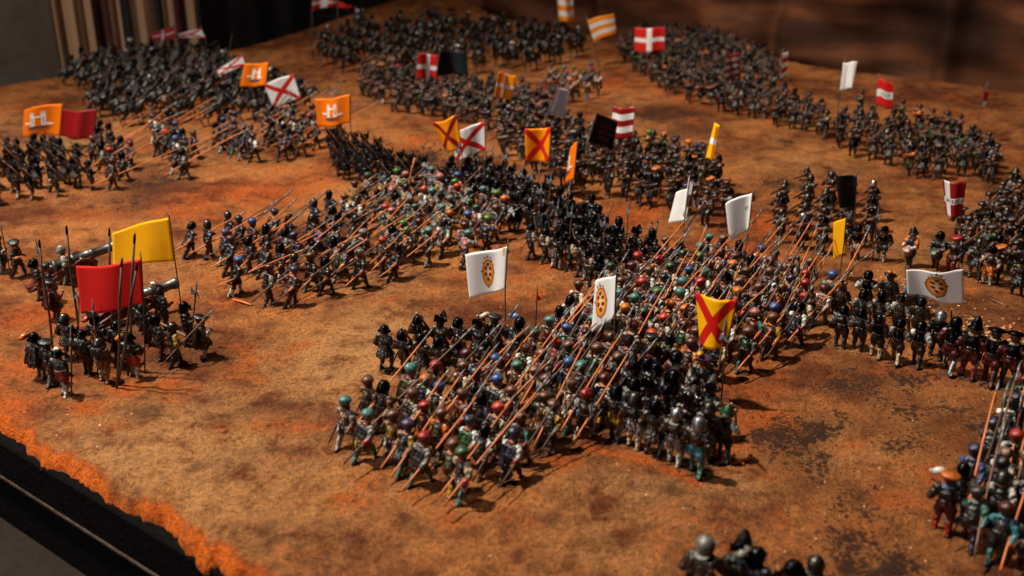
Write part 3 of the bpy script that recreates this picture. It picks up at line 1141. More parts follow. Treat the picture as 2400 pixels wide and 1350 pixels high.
def base_me():
    bm = bmesh.new()
    rr = [(.145 + .02 * math.sin(k * 2.3) + .012 * math.sin(k * 5.1)) for k in range(18)]
    lo = [bm.verts.new((rr[k] * math.cos(k * math.pi / 9), rr[k] * math.sin(k * math.pi / 9), -.06)) for k in range(18)]
    hi = [bm.verts.new((rr[k] * .86 * math.cos(k * math.pi / 9), rr[k] * .86 * math.sin(k * math.pi / 9), .012 + .006 * math.sin(k * 3))) for k in range(18)]
    ce = bm.verts.new((0, 0, .016))
    for k in range(18):
        j = (k + 1) % 18
        bm.faces.new((lo[k], lo[j], hi[j], hi[k]))
        bm.faces.new((hi[k], hi[j], ce))
    for f in bm.faces:
        f.smooth = True
    me = mesh_from_bm('base', bm, [BLANK])
    me.transform(Matrix.Scale(FS, 4))
    return me


BASE = base_me()
panel = None
BASEM = panel_mat('earth_base', (78, 48, 30), 0.9, 60, 0.5)


def drum_me():
    bm = bmesh.new()
    lathe(bm, [(0, -.085), (.1, -.085), (.108, -.078), (.108, -.062), (.1, -.058), (.1, .058), (.108, .062), (.108, .078), (.1, .085), (0, .085)], 18)
    for k in range(9):
        a, b, c = (2 * math.pi * (k + j / 2) / 9 for j in range(3))
        R = .104
        tube(bm, [(R * math.cos(a), R * math.sin(a), -.06), (R * math.cos(b), R * math.sin(b), .06), (R * math.cos(c), R * math.sin(c), -.06)], .006, 5, 1)
    me = mesh_from_bm('drum', bm, [BLANK, M('white')])
    me.transform(Matrix.Scale(FS, 4))
    return me


DRUM = drum_me()

# ------------------------------------------------------------------ outfits
R = random.Random(5)


def pick(d):
    k = list(d)
    return R.choices(k, [d[x] for x in k])[0]


def outfit(style):
    """-> hat kind, hat colour, coat, sleeve, cuff, breeches, hose, shoe, feather colour or None"""
    if style == 'pikes':
        hc = pick({'brown': 46, 'maroon': 9, 'red': 8, 'scarlet': 4, 'orange': 3, 'green': 5, 'teal': 7, 'blue': 5, 'navy': 5, 'purple': 5, 'pink': 2, 'black steel': 14, 'lime green': 1})
        hk = 'ball' if hc != 'black steel' else pick({'burgonet': 2, 'sallet': 2, 'kettle': 1})
        coat = pick({'dark brown': 6, 'black': 4, 'maroon': 3, 'olive': 3, 'dark grey': 3, 'green': 2, 'rust/cream': 2, 'olive/yellow': 2, 'navy': 2, 'rust': 2, 'brown': 3})
        sl = pick({'white': 6, 'grey': 8, 'cream': 3, 'purple': 2, 'teal': 2, 'maroon': 2, 'rust/cream': 2, 'navy/white': 3, 'olive/yellow': 3, 'maroon/cream': 3, 'grey/dark brown': 3, 'brown': 2, 'dark grey': 2, 'orange': 1, 'lilac/white': 1})
        cf = pick({'red': 4, 'maroon': 4, 'cream': 2, 'skin': 4, 'grey': 2, 'orange': 1, 'lime green': 1})
        br = pick({'dark brown': 6, 'black': 5, 'olive/yellow': 2, 'maroon': 2, 'navy/white': 2, 'rust/cream': 2, 'dark grey': 4, 'green': 1, 'orange': 1})
        ho = pick({'white': 5, 'grey': 5, 'teal': 3, 'dark brown': 5, 'black': 4, 'maroon': 2, 'pale blue': 2, 'yellow': 1})
        return hk, hc, coat, sl, cf, br, ho, 'dark brown', None
    if style == 'pikes_dark':
        hc = pick({'black steel': 12, 'maroon': 3, 'navy': 3, 'blue': 1, 'scarlet': 1, 'brown': 4, 'purple': 1, 'red': 1, 'grey': 1, 'dull steel': 4})
        hk = 'ball' if 'steel' not in hc else pick({'burgonet': 2, 'sallet': 2, 'kettle': 1})
        return hk, hc, pick({'black': 5, 'dark brown': 4, 'dull steel': 2, 'navy': 2, 'maroon': 1, 'olive': 1}), pick({'black': 3, 'grey': 2, 'maroon': 2, 'navy': 2, 'dull steel': 2, 'white': 1}), pick({'skin': 3, 'dark brown': 3, 'orange': 1, 'maroon': 1}), \
            pick({'black': 4, 'dark brown': 4, 'olive/yellow': 1, 'navy': 2}), pick({'dark brown': 4, 'black': 4, 'grey': 2, 'teal': 1, 'white': 1, 'navy': 2}), 'black', None
    if style == 'halberds':
        hc = pick({'black steel': 4, 'green': 2, 'lime green': 3, 'teal': 2, 'scarlet': 2, 'pink': 3, 'blue': 2, 'orange': 1, 'grey': 2, 'maroon': 2, 'dull steel': 2, 'brown': 2})
        hk = 'ball' if 'steel' not in hc else pick({'burgonet': 2, 'sallet': 2})
        return hk, hc, pick({'black': 4, 'dark brown': 4, 'olive/yellow': 3, 'rust/cream': 2, 'dark grey': 3, 'pink': 1}), pick({'grey': 2, 'white': 1, 'pink': 1, 'dark grey': 5, 'black': 3, 'purple': 1}), pick({'skin': 4, 'turquoise': 1, 'orange': 2, 'grey': 2}), \
            pick({'black': 4, 'dark brown': 4, 'olive/yellow': 2, 'dark grey': 2}), pick({'black': 3, 'dark brown': 4, 'grey': 2, 'white': 1, 'blue': 1, 'orange': 1}), 'black', None
    if style == 'guards':
        hk = pick({'morion': 3, 'kettle': 3, 'burgonet': 3, 'sallet': 3})
        return hk, 'black steel', pick({'black steel': 5, 'black': 4, 'dark brown': 2}), pick({'black': 4, 'dark brown': 3, 'black steel': 3, 'dark grey': 2}), pick({'dark brown': 2, 'skin': 2, 'black': 2}), pick({'black': 4, 'dark brown': 3, 'navy/white': 1, 'maroon': 1}), \
            pick({'black': 5, 'dark brown': 4, 'grey': 2, 'white': 1, 'teal': 1}), 'black', None
    if style == 'blue_guards':
        return 'morion', 'black steel', 'black steel', pick({'navy': 3, 'black': 2, 'purple': 1}), 'dark brown', 'black', pick({'maroon': 2, 'black': 3}), 'black', None
    if style == 'march':
        return pick({'burgonet': 2, 'sallet': 2, 'slouch': 1}), 'black steel', 'dark brown', pick({'cream': 5, 'grey': 1}), 'skin', 'black', pick({'dark brown': 3, 'black': 2}), pick({'cream': 2, 'dark brown': 1}), None
    if style == 'gunners':
        hc = pick({'black steel': 4, 'dull steel': 9, 'steel': 2})
        return pick({'sallet': 4, 'kettle': 2, 'cabasset': 2, 'burgonet': 2}), hc, pick({'dark brown': 5, 'black': 3, 'maroon': 2, 'olive': 1}), pick({'dark brown': 4, 'rust': 2, 'maroon': 2, 'grey': 2, 'brown': 3}), 'skin', pick({'dark brown': 3, 'black': 3, 'maroon': 1, 'olive': 1}), \
            pick({'dark brown': 3, 'black': 2, 'white': 1, 'purple': 1, 'maroon': 1, 'turquoise': 1}), 'dark brown', None
    if style == 'shot':
        hc = pick({'black': 6, 'dark brown': 5, 'brown': 1, 'navy': 2, 'maroon': 1, 'green': .5, 'orange': .4, 'red': .4, 'dull steel': 3, 'black steel': 7})
        hk = pick({'ball': 2, 'slouch': 2}) if 'steel' not in hc else pick({'sallet': 2, 'cabasset': 2, 'kettle': 2})
        return hk, hc, pick({'dark brown': 5, 'black': 6, 'olive': 1, 'maroon': 1, 'dark grey': 3, 'black steel': 2}), pick({'dark brown': 5, 'grey': 1.5, 'maroon': 1, 'black': 4, 'brown': 1, 'orange': .4, 'navy': 1, 'green': .5, 'dark grey': 3}), pick({'skin': 2, 'dark brown': 2}), \
            pick({'dark brown': 4, 'black': 5, 'olive': 1, 'maroon': .5}), pick({'dark brown': 4, 'black': 4, 'grey': 1, 'cream': .7, 'white': .5}), 'black', None
    if style == 'right_guards':
        return pick({'burgonet': 2, 'sallet': 2, 'cabasset': 2, 'morion': 1}), 'black steel', 'black steel', pick({'maroon': 3, 'olive': 1, 'rust': 1, 'navy': 1}), pick({'cream': 2, 'grey': 1}), pick({'maroon': 3, 'dark brown': 2}), \
            pick({'navy/white': 1, 'red': 1, 'maroon': 2, 'green': 1}), 'black', None
    if style == 'shot_backs':
        return pick({'sallet': 3, 'burgonet': 3, 'kettle': 2}), pick({'black steel': 3, 'dull steel': 1}), pick({'black': 3, 'dark brown': 3, 'olive': 1, 'black steel': 2}), pick({'grey': 4, 'dark brown': 2, 'pale blue': 1, 'white': 2}), 'skin', pick({'black': 3, 'dark brown': 2}), \
            pick({'white': 2, 'cream': 2, 'black': 2, 'grey': 2}), 'dark brown', None
    if style == 'knights':
        return pick({'burgonet': 3, 'sallet': 3, 'morion': 1}), pick({'black steel': 6, 'dull steel': 1, 'steel': .5}), pick({'black steel': 4, 'dull steel': .5, 'black': 5, 'maroon': 1}), pick({'black steel': 2, 'black': 4}), 'dark brown', pick({'black': 3, 'dark brown': 2, 'maroon': 1}), 'black', 'black', None
    raise KeyError(style)


ORD = 'zeroth first second third fourth fifth sixth seventh eighth ninth tenth eleventh twelfth thirteenth fourteenth fifteenth sixteenth seventeenth eighteenth nineteenth'.split()
TENS = {2: 'twenty', 3: 'thirty', 4: 'forty', 5: 'fifty', 6: 'sixty', 7: 'seventy', 8: 'eighty'}
TENTH = {2: 'twentieth', 3: 'thirtieth', 4: 'fortieth', 5: 'fiftieth', 6: 'sixtieth', 7: 'seventieth', 8: 'eightieth'}


def nth(i):
    if i < 20:
        return ORD[i]
    return TENTH[i // 10] if i % 10 == 0 else TENS[i // 10] + '-' + ORD[i % 10]


HATWORD = {'ball': 'round cap', 'slouch': 'slouched cap', 'morion': 'crested helmet', 'kettle': 'brimmed helmet', 'burgonet': 'peaked helmet', 'cabasset': 'pointed helmet', 'sallet': 'rounded helmet'}
CAT = {'pikeman': 'pikeman', 'halberdier': 'halberdier', 'arquebusier': 'gunner', 'guardsman': 'guard', 'officer': 'officer', 'swordsman': 'swordsman', 'drummer': 'drummer', 'standard_bearer': 'flag bearer', 'artilleryman': 'artilleryman', 'foot_soldier': 'foot soldier', 'spearman': 'spearman'}


def words_for(c):
    return c.replace(' steel', '').replace('/', ' and ')


COUNT = {}


def figure(kind, pose, style, x, y, face, label, group, scale=1.0, weapon=None, elev=None, detail=2, fit=None, extra=None, z=None):
    """one painted miniature: body, headgear, weapon and base, all moving together"""
    P = POSE[pose]
    hk, hc, coat, sl, cf, br, ho, shoe, fc = fit or outfit(style)
    o = bpy.data.objects.new(kind, P['mesh'])
    COL.objects.link(o)
    zz = hz(x, y) if z is None else z
    o.matrix_world = Matrix.Translation((x, y, zz)) @ Matrix.Rotation(face, 4, 'Z') @ Matrix.Scale(scale, 4)
    for i, nm in enumerate(('skin', coat, sl, cf, br, ho, shoe, R.choice(('dark brown', 'black', 'brown')))):
        s = o.material_slots[i]
        s.link = 'OBJECT'
        s.material = M(nm)
    what = f'{words_for(hc)} {HATWORD[hk]}'
    tag(o, label.replace('{hat}', what).replace('{coat}', words_for(coat)).replace('{sleeve}', words_for(sl)), CAT.get(kind, kind.replace('_', ' ')), group)
    COUNT[kind] = COUNT.get(kind, 0) + 1
    if detail >= 1:
        h = obj('cap' if hk in ('ball', 'slouch') else 'helmet', HAT[hk], o, M(hc))
        h.location = P['head']
        hs = .95 if hk == 'ball' else 1.0
        h.scale = (hs, hs, hs * R.uniform(.85, 1.08))
        h.rotation_euler = (R.uniform(-.12, .12), R.uniform(-.05, .15), P['look'] + R.uniform(-.3, .3))
        if fc:
            f = obj('feather', R.choice(FEATHER), h, M(fc))
            f.scale = (1.3, 1.3, 1.3)
    if weapon == 'pike':
        s, hd = PIKE[R.randrange(3)]
        w = obj('pike', s, o, M(R.choices(('orange wood', 'dark wood', 'brown wood'), (6, 4, 3))[0]))
        w.location = P['rh']
        if detail < 2 and style == 'pikes_dark':
            w.scale = (1.2, .95, .95)
            w.material_slots[0].material = M('orange wood' if R.random() < .7 else 'dark wood')
        w.rotation_euler = (R.uniform(-3, 3), -(elev if elev is not None else E28) + R.gauss(0, .06), R.gauss(0, .07) + .05)
        obj('pike_head', hd, w, M('silver grey paint'))
    elif weapon == 'halberd':
        s, hd = HALB
        w = obj('halberd', s, o, M(R.choice(('dark wood', 'brown wood'))))
        w.location = P['rh']
        w.rotation_euler = (R.uniform(-1, 1), -(elev if elev is not None else rad(84)) + R.uniform(-.06, .06), R.uniform(-.1, .1))
        obj('halberd_head', hd, w, M('silver grey paint'))
    elif weapon == 'gun':
        w = obj('arquebus', GUN, o, M('dull steel' if R.random() < .25 else R.choice(('brown wood', 'dark wood', 'dark wood'))))
        w.location = P['rh'] + Vector((0, .05 * FS, .045 * FS)) if pose.startswith('aim') else P['rh']
        w.rotation_euler = (0, -(elev or 0) + R.uniform(-.08, .08), R.uniform(-.08, .08)) if pose.startswith('aim') else (0, rad(-48), rad(75))
    elif weapon == 'shoulder_gun':
        w = obj('arquebus', GUN, o, M('brown wood'))
        w.location = P['rh'] + Vector((-.02, 0, .05)) * FS
        w.rotation_euler = (0, rad(-125), 0)
    elif weapon == 'sword':
        w = obj('sword', SWORD, o, M('dull steel'))
        w.location = P['rh']
        w.rotation_euler = (0, rad(-50) + R.uniform(-.4, .4), R.uniform(-.3, .3))
    if detail >= 2:
        b = obj('base', BASE, o, BASEM)
        b.rotation_euler = (0, 0, R.uniform(0, 6))
        if R.random() < .55 and weapon != 'sword' and (pose.startswith('guard') or pose.startswith('pike')):
            s = obj('sword', SWORD, o, M('black steel'))
            s.location = Vector((.07, .15, .50)) * FS
            s.rotation_euler = (0, rad(128), rad(-8))
    return o


def inside(poly, p):
    c = False
    n = len(poly)
    for i in range(n):
        (x1, y1), (x2, y2) = poly[i], poly[(i + 1) % n]
        if (y1 > p[1]) != (y2 > p[1]) and p[0] < (x2 - x1) * (p[1] - y1) / (y2 - y1) + x1:
            c = not c
    return c


def lattice(px_poly, dr, df, jit=.18, az=37.5, stagger=True):
    """ranks and files filling a ground outline; -> list of (rank, file, x, y)"""
    poly = [ground(*p) for p in px_poly]
    a, b = rad(-az), rad(90 - az)
    u, v = (math.cos(a), math.sin(a)), (math.cos(b), math.sin(b))
    uv = [(p[0] * u[0] + p[1] * u[1], p[0] * v[0] + p[1] * v[1]) for p in poly]
    u0, u1 = min(q[0] for q in uv), max(q[0] for q in uv)
    v0, v1 = min(q[1] for q in uv), max(q[1] for q in uv)
    out = []
    for j in range(int((v1 - v0) / df) + 2):
        for i in range(int((u1 - u0) / dr) + 2):
            s = u0 + (i + (.5 if stagger and j % 2 else 0) + R.uniform(-jit, jit)) * dr
            t = v0 + (j + .3 + R.uniform(-jit, jit)) * df
            x, y = s * u[0] + t * v[0], s * u[1] + t * v[1]
            if inside(poly, (x, y)):
                out.append((j, s, x, y))
    res = []
    ranks = sorted({q[0] for q in out})
    for r, j in enumerate(ranks, 1):
        for k, q in enumerate(sorted([q for q in out if q[0] == j], key=lambda q: q[1]), 1):
            res.append((r, k, q[2], q[3]))
    return res


TAKEN = []


def free(x, y, r=.07):
    for a, b in TAKEN:
        if (a - x) ** 2 + (b - y) ** 2 < r * r:
            return False
    return True


def take(x, y):
    TAKEN.append((x, y))


def unit(kind, poses, style, spots, az, where, group, weapon, lab, detail=2, scale=1.0, elev=None, wob=.12):
    for r, k, x, y in spots:
        if not free(x, y):
            continue
        take(x, y)
        w = pick(weapon) if isinstance(weapon, dict) else weapon
        p = R.choice(poses)
        label = lab.replace('{k}', nth(k)).replace('{r}', nth(r)).replace('{w}', where)
        figure(kind, p, style, x, y, rad(az) + R.uniform(-wob, wob), label, group, scale * R.uniform(.95, 1.05), w, elev, detail)


def spots(rows):
    """explicit pixel feet, one list per rank"""
    return [(r, k, *ground(*p)) for r, row in enumerate(rows, 1) for k, p in enumerate(row, 1)]


ATT, DEF = 52, 232           # the two armies face each other across the field

# ------------------------------------------------------------------ named individuals first
def one(kind, pose, px, py, az, label, fit, weapon=None, scale=1.0, elev=None, group=None, detail=2):
    x, y = ground(px, py)
    take(x, y)
    return figure(kind, pose, 'guards', x, y, rad(az), label, group, scale, weapon, elev, detail, fit)


BS = 'black steel'
one('guardsman', 'guard_d', 150, 920, 70, 'guard in white-plumed steel helmet, red breeches and white boots, nearest the table rim', ('kettle', BS, 'dark grey', 'dull steel', 'cream', 'red', 'white', 'white', 'white'), 'halberd', elev=rad(80))
one('guardsman', 'guard_a', 315, 878, 75, 'guard with orange plume, red breeches and white stockings below the red flag', ('kettle', BS, 'black', 'black', 'dark brown', 'scarlet', 'white', 'black', 'orange'))
one('officer', 'coat', 95, 880, 60, 'officer in dark coat and brimmed helmet with orange plume, leftmost of the group', ('kettle', BS, 'dark brown', 'black', 'grey', 'maroon', 'grey', 'black', 'orange'), 'sword')
one('officer', 'coat', 478, 830, 20, 'officer in furry dark coat, white collar and white stockings, right end of cannon group', ('slouch', 'black', 'dark brown', 'dark brown', 'white', 'maroon', 'white', 'black', None))
one('halberdier', 'guard_a', 441, 800, 10, 'halberdier holding the tall dark halberd beside the yellow flag pole', ('burgonet', BS, 'black', 'black', 'red', 'black', 'black', 'black', None), 'halberd', elev=rad(80))
one('guardsman', 'guard_c', 410, 850, 40, 'guard in brown coat with slashed blue breeches and shining grey helmet', ('burgonet', 'dull steel', 'dark brown', 'olive/yellow', 'purple', 'dark grey', 'navy', 'black', None), 'halberd', elev=rad(35))
one('guardsman', 'guard_a', 385, 760, 40, 'guard in shining blue-grey helmet with white and red collar under the yellow flag', ('burgonet', 'dull steel', 'black', 'black', 'white', 'black', 'black', 'black', 'white'))
one('guardsman', 'guard_a', 375, 832, 40, 'broad guard in black leaning on a spear by the flag pole', ('sallet', BS, 'black', 'black', 'black', 'dark brown', 'dark brown', 'black', None))
one('guardsman', 'guard_a', 205, 870, 70, 'guard in black with striped black and white breeches holding a long halberd', ('kettle', BS, 'black', 'black', 'white', 'black', 'black', 'black', None), 'halberd', elev=rad(82))
one('guardsman', 'guard_b', 165, 830, 70, 'guard in round steel helmet and dark armour standing behind the white plume', ('sallet', 'dull steel', 'dark brown', 'black steel', 'black', 'black', 'black', 'black', None), 'halberd', elev=rad(75))
one('guardsman', 'guard_c', 120, 895, 60, 'guard in slashed black sleeves between the two plumed figures', ('slouch', 'black', 'black', 'dark grey', 'black', 'maroon', 'grey', 'black', None))
one('guardsman', 'port', 245, 890, 80, 'guard in striped rust and cream breeches in front of the red flag', ('sallet', 'dull steel', 'dull steel', 'dark grey', 'white', 'rust/cream', 'white', 'black', None), 'gun')
one('guardsman', 'guard_a', 235, 830, 70, 'guard in brown armour with red bundle behind, below the red flag', ('sallet', BS, 'dark brown', 'black', 'white', 'dark brown', 'black', 'black', 'red'))
one('guardsman', 'guard_b', 285, 845, 80, 'guard in dark cloak just left of the red flag pole', ('sallet', BS, 'black', 'black', 'maroon', 'maroon', 'black', 'black', None))
one('guardsman', 'guard_a', 345, 800, 60, 'guard half hidden behind the red flag pole', ('burgonet', 'dull steel', 'black', 'black', 'dark brown', 'black', 'black', 'black', None))
one('artilleryman', 'coat', 130, 742, 50, 'artilleryman in maroon coat bending over the near cannon trail', ('slouch', 'black', 'maroon', 'maroon', 'red', 'maroon', 'maroon', 'black', None))
one('artilleryman', 'guard_a', 92, 690, 30, 'artilleryman with long staff at the trail of the rear cannon', ('sallet', BS, 'dark brown', 'black', 'grey', 'rust', 'dark brown', 'black', None), 'halberd', elev=rad(92))
one('artilleryman', 'port', 155, 655, 30, 'artilleryman in white shirt and brown vest behind the rear cannon', ('sallet', 'grey', 'grey', 'white', 'orange', 'dark brown', 'grey', 'black', None))
one('artilleryman', 'guard_c', 42, 640, 0, 'artilleryman in black slouched hat left of the rear cannon', ('slouch', 'black', 'black', 'black', 'skin', 'black', 'black', 'black', None))
one('artilleryman', 'coat', 5, 632, 20, 'dark artilleryman cut by the left end of the table', ('slouch', 'black', 'black', 'black', 'grey', 'black', 'grey', 'black', None), 'halberd', elev=rad(88))
one('artilleryman', 'guard_b', 120, 700, 30, 'artilleryman in black cap between the two cannons', ('ball', 'black', 'black', 'dark brown', 'skin', 'dark brown', 'dark brown', 'black', None))
one('artilleryman', 'guard_a', 330, 770, 60, 'artilleryman by the near cannon wheel behind the red flag', ('sallet', BS, 'black', 'black', 'skin', 'dark brown', 'black', 'black', None))

# plumed officers by the big white flag, and the dark file beside the block
one('officer', 'coat', 1160, 852, 55, 'officer in shiny brown coat with pale yellow plume left of the crested white flag pole', ('slouch', 'black', 'dark brown', 'dark brown', 'grey', 'maroon', 'black', 'black', 'cream'), scale=1.12)
one('standard_bearer', 'sword', 1205, 862, 40, 'flag bearer in black with pale blue and red plumes holding the crested white flag', ('burgonet', BS, 'black', 'black', 'black', 'black', 'black', 'black', 'pale blue'), scale=1.12)
for r, (kw, lst) in enumerate((('front', [(905, 872), (948, 885), (990, 896), (1030, 905), (1075, 905)]), ('rear', [(980, 840), (1030, 846), (1072, 846), (1118, 852), (1140, 905)])), 1):
    for k, (px, py) in enumerate(lst, 1):
        if r == 2:
            px, py = px + 4, py + 4
        one('guardsman', R.choice(['guard_a', 'guard_b']), px, py, 55, f'dark {{hat}} guard, {nth(k)} from left in {kw} row beside the central pike block',
            (R.choice(['kettle', 'morion', 'sallet', 'burgonet']), 'black steel', R.choice(['black', 'dark brown', 'black steel']), R.choice(['black', 'dark brown']), R.choice(['dark brown', 'grey']), 'dark brown', R.choice(['black', 'grey']), 'black', None),
            R.choice([None, 'shoulder_gun', 'shoulder_gun']), group='dark guards beside the central pike block')

# front halberdier body
U5 = [[(1437, 1048), (1482, 1070), (1528, 1092), (1576, 1114), (1626, 1134)], [(1480, 1022), (1512, 1032), (1552, 1048), (1604, 1066), (1652, 1090)], [(1530, 985), (1572, 1003), (1614, 1020), (1652, 1034)], [(1480, 985), (1512, 968)]]
for r, row in enumerate(U5, 1):
    for k, (px, py) in enumerate(row, 1):
        hc = 'steel' if (r, k) in ((1, 5), (1, 4)) else R.choice(['black steel', 'black steel', 'dull steel'])
        fit = (R.choice(['burgonet', 'sallet', 'kettle', 'morion']), hc, R.choice(['dark brown', 'dark brown', 'black', 'dark grey']), R.choice(['dark brown', 'black', 'white'] if r > 1 else ['dark brown', 'black']), R.choice(['grey', 'dark brown', 'maroon']),
               (['olive/yellow', 'navy/white', 'maroon', 'grey', 'turquoise'][k - 1] if r == 1 else R.choice(['black', 'dark brown'])), (['black', 'cream', 'dark brown', 'white', 'teal'][k - 1] if r == 1 else R.choice(['white', 'black', 'grey'])), 'black', None)
        one('guardsman', R.choice(['guard_a', 'guard_b', 'guard_c', 'guard_d']) if r > 1 else ['guard_d', 'guard_a', 'guard_b', 'guard_a', 'guard_d'][k - 1], px, py, 58, f'{{hat}} guard, {words_for(fit[5])} breeches, {nth(k)} from left, {nth(r)} row, near company', fit,
            None, group='near dark company of guards', scale=1.1)
one('guardsman', 'guard_c', 1692, 1092, 70, 'guard in pointed green hat with white sleeve, standing apart right of the near dark company', ('cabasset', 'green', 'green', 'white', 'cream', 'black', 'teal', 'black', None), 'shoulder_gun')
one('standard_bearer', 'coat', 1578, 955, 50, 'flag bearer in dark brown armour and shining helmet below the yellow flag with red cross', ('sallet', BS, 'dark brown', 'rust', 'orange', 'rust/cream', 'black', 'black', None), scale=1.12)
one('officer', 'guard_a', 1640, 965, 50, 'officer with purple hat, orange plume and white striped breeches under the yellow flag', ('slouch', 'purple', 'black', 'black', 'orange', 'navy/white', 'black', 'black', 'yellow'), 'halberd', scale=1.12, elev=rad(80))
one('officer', 'coat', 1522, 905, 50, 'officer in long black coat with white collar in the rear of the near company', ('slouch', 'black', 'black', 'black', 'white', 'black', 'black', 'black', None), scale=1.05)

# bottom foreground, blurred heads
one('officer', 'coat', 1640, 1445, 60, 'big blurred officer in pale grey helmet, left end of the near foreground heads', ('burgonet', 'grey', 'dark brown', 'dark brown', 'pink', 'red', 'white', 'black', None), scale=1.32)
one('guardsman', 'guard_a', 1722, 1442, 60, 'blurred dark figure in black steel, second of the near foreground heads', ('morion', BS, 'black', 'black', 'teal', 'black', 'black', 'black', None), scale=1.2)
one('guardsman', 'guard_b', 1758, 1452, 40, 'blurred dark figure with a pale plume in the near foreground', ('burgonet', BS, 'navy', 'dark grey', 'grey', 'black', 'black', 'black', 'grey'), None, 1.2)
one('swordsman', 'sword', 1868, 1478, 175, 'blurred dark figure reaching out an arm, lowest in the near foreground', ('sallet', BS, 'black', 'black', 'black', 'black', 'black', 'black', None), None, 1.2)
one('guardsman', 'guard_b', 1892, 1474, 60, 'blurred grey-cloaked figure at the end of the near foreground group', ('burgonet', 'dull steel', 'dark grey', 'dark grey', 'grey', 'black', 'black', 'black', None), None, 1.2)

# right guards in two rows
U6 = [[(1965, 826), (2006, 836), (2048, 852), (2094, 864), (2142, 872)], [(1962, 765), (2010, 790), (2052, 796), (2098, 806), (2142, 818)], [(2022, 742), (2072, 752), (2128, 768)]]
for r, row in enumerate(U6, 1):
    for k, (px, py) in enumerate(row, 1):
        f = outfit('shot_backs')
        if (r, k) == (2, 1):
            f = ('ball', 'orange', 'dark brown', 'dark brown', 'maroon', 'dark brown', 'white', 'black', None)
        if (r, k) == (3, 2):
            f = ('slouch', 'black', 'black', 'black', 'grey', 'black', 'black', 'black', 'orange')
        one('arquebusier', R.choice(['guard_a', 'guard_c', 'port']), px, py, 55, f'{{hat}} gunner from behind, {nth(k)} from left, {nth(r)} row by crest flag', f, R.choice(['shoulder_gun', None]), group='gunners right of the central block', scale=1.0)
one('guardsman', 'guard_a', 2187, 858, 60, 'guard in shining pale steel helmet between the two right-hand companies', ('sallet', 'steel', 'black steel', 'black', 'navy', 'black', 'black', 'black', None), 'shoulder_gun', scale=1.05)
for k, (px, py) in enumerate([(2216, 890), (2262, 902), (2310, 915), (2354, 924), (2398, 934)], 1):
    ho = ['navy/white', 'red', 'maroon', 'green', 'maroon'][k - 1]
    one('guardsman', ['guard_a', 'guard_c'][k % 2], px, py, 55, f'armoured guard in {{hat}}, {words_for(ho)} hose, {nth(k)} in line below pebbles',
        (['burgonet', 'cabasset', 'slouch', 'slouch', 'sallet'][k - 1], 'black steel', 'black steel', 'maroon', 'cream', 'maroon', ho, 'black', None), None, group='armoured line below the pebbles', scale=1.22)

# drummers and their neighbours
one('drummer', 'drum', 2130, 627, 215, 'drummer in yellow-orange sleeves with red and white drum', ('cabasset', 'dull steel', 'navy', 'orange', 'white', 'black', 'black', 'black', None))
one('drummer', 'drum', 2192, 632, 215, 'drummer in black with green and white drum', ('burgonet', BS, 'black', 'black', 'purple', 'black', 'maroon', 'black', None))
one('standard_bearer', 'guard_a', 2228, 640, 220, 'flag bearer in red cap and dark coat under the lettered red flag', ('slouch', 'red', 'black', 'navy', 'orange', 'maroon', 'red', 'black', None))
one('officer', 'guard_b', 2282, 650, 230, 'officer in grey armour right of the lettered flag pole', ('burgonet', 'dull steel', 'black', 'grey', 'cream', 'black', 'grey', 'black', None))
one('halberdier', 'guard_a', 2312, 668, 230, 'spearman with white sleeves and white stockings holding a pale spear', ('sallet', BS, 'black', 'cream', 'orange', 'orange', 'white', 'black', None), 'halberd', elev=rad(80))
one('arquebusier', 'guard_b', 2380, 700, 230, 'dark gunner with yellow collar at the right end of the drummers', ('sallet', BS, 'black', 'black', 'yellow', 'black', 'black', 'black', None))
for k, (px, py) in enumerate([(2003, 612), (2064, 614)], 1):
    one('officer', 'guard_a', px, py, 232, ['officer in dark armour with striped skirt leaning on a stick below the black flag', 'officer in black armour with pale staff below the black flag'][k - 1], ('burgonet', BS, 'black steel', 'black', 'orange', ['rust/cream', 'black'][k - 1], ['dark brown', 'white'][k - 1], 'black', None), 'halberd' if k == 2 else None, scale=.95)
dm = [o for o in COL.objects if o.name.startswith('drummer')]
for o, c in zip(dm, ('red/white', 'green')):
    d = obj('drum', DRUM, o)
    d.material_slots[0].link = 'OBJECT'
    d.material_slots[0].material = M(c)
    d.location = Vector((.17, .02, .46)) * FS
    d.rotation_euler = (0, rad(35), 0)

# marching file and aiming shot between the armies
for k, (px, py) in enumerate([(1242, 598), (1275, 608), (1303, 616), (1332, 628), (1356, 640), (1378, 664), (1412, 668), (1446, 684)], 1):
    f = outfit('march')
    one('arquebusier', R.choice(['guard_c', 'port']), px, py, 30, f'{{hat}} gunner with pale sleeves, {nth(k)} in the file above crest flag', f, R.choice(['shoulder_gun', 'gun', None]), group='marching file of pale-sleeved gunners', scale=.95)
for k, (px, py) in enumerate([(1312, 566), (1340, 576), (1366, 583), (1392, 594), (1418, 604), (1470, 652), (1500, 664), (1535, 660), (1560, 668), (1585, 655)], 1):
    f = (R.choice(['sallet', 'kettle', 'burgonet']), R.choice(['dull steel', 'black steel']), R.choice(['black', 'dark brown']), R.choice(['red', 'orange', 'dark brown', 'black', 'blue']), 'skin', 'black', 'dark brown', 'black', None)
    one('arquebusier', 'aim_a', px, py, 20, f'{{hat}} gunner, {words_for(f[3])} sleeves, aiming away, {nth(k)} in the firing line', f, 'gun', group='firing line ahead of the pikes', scale=.95)

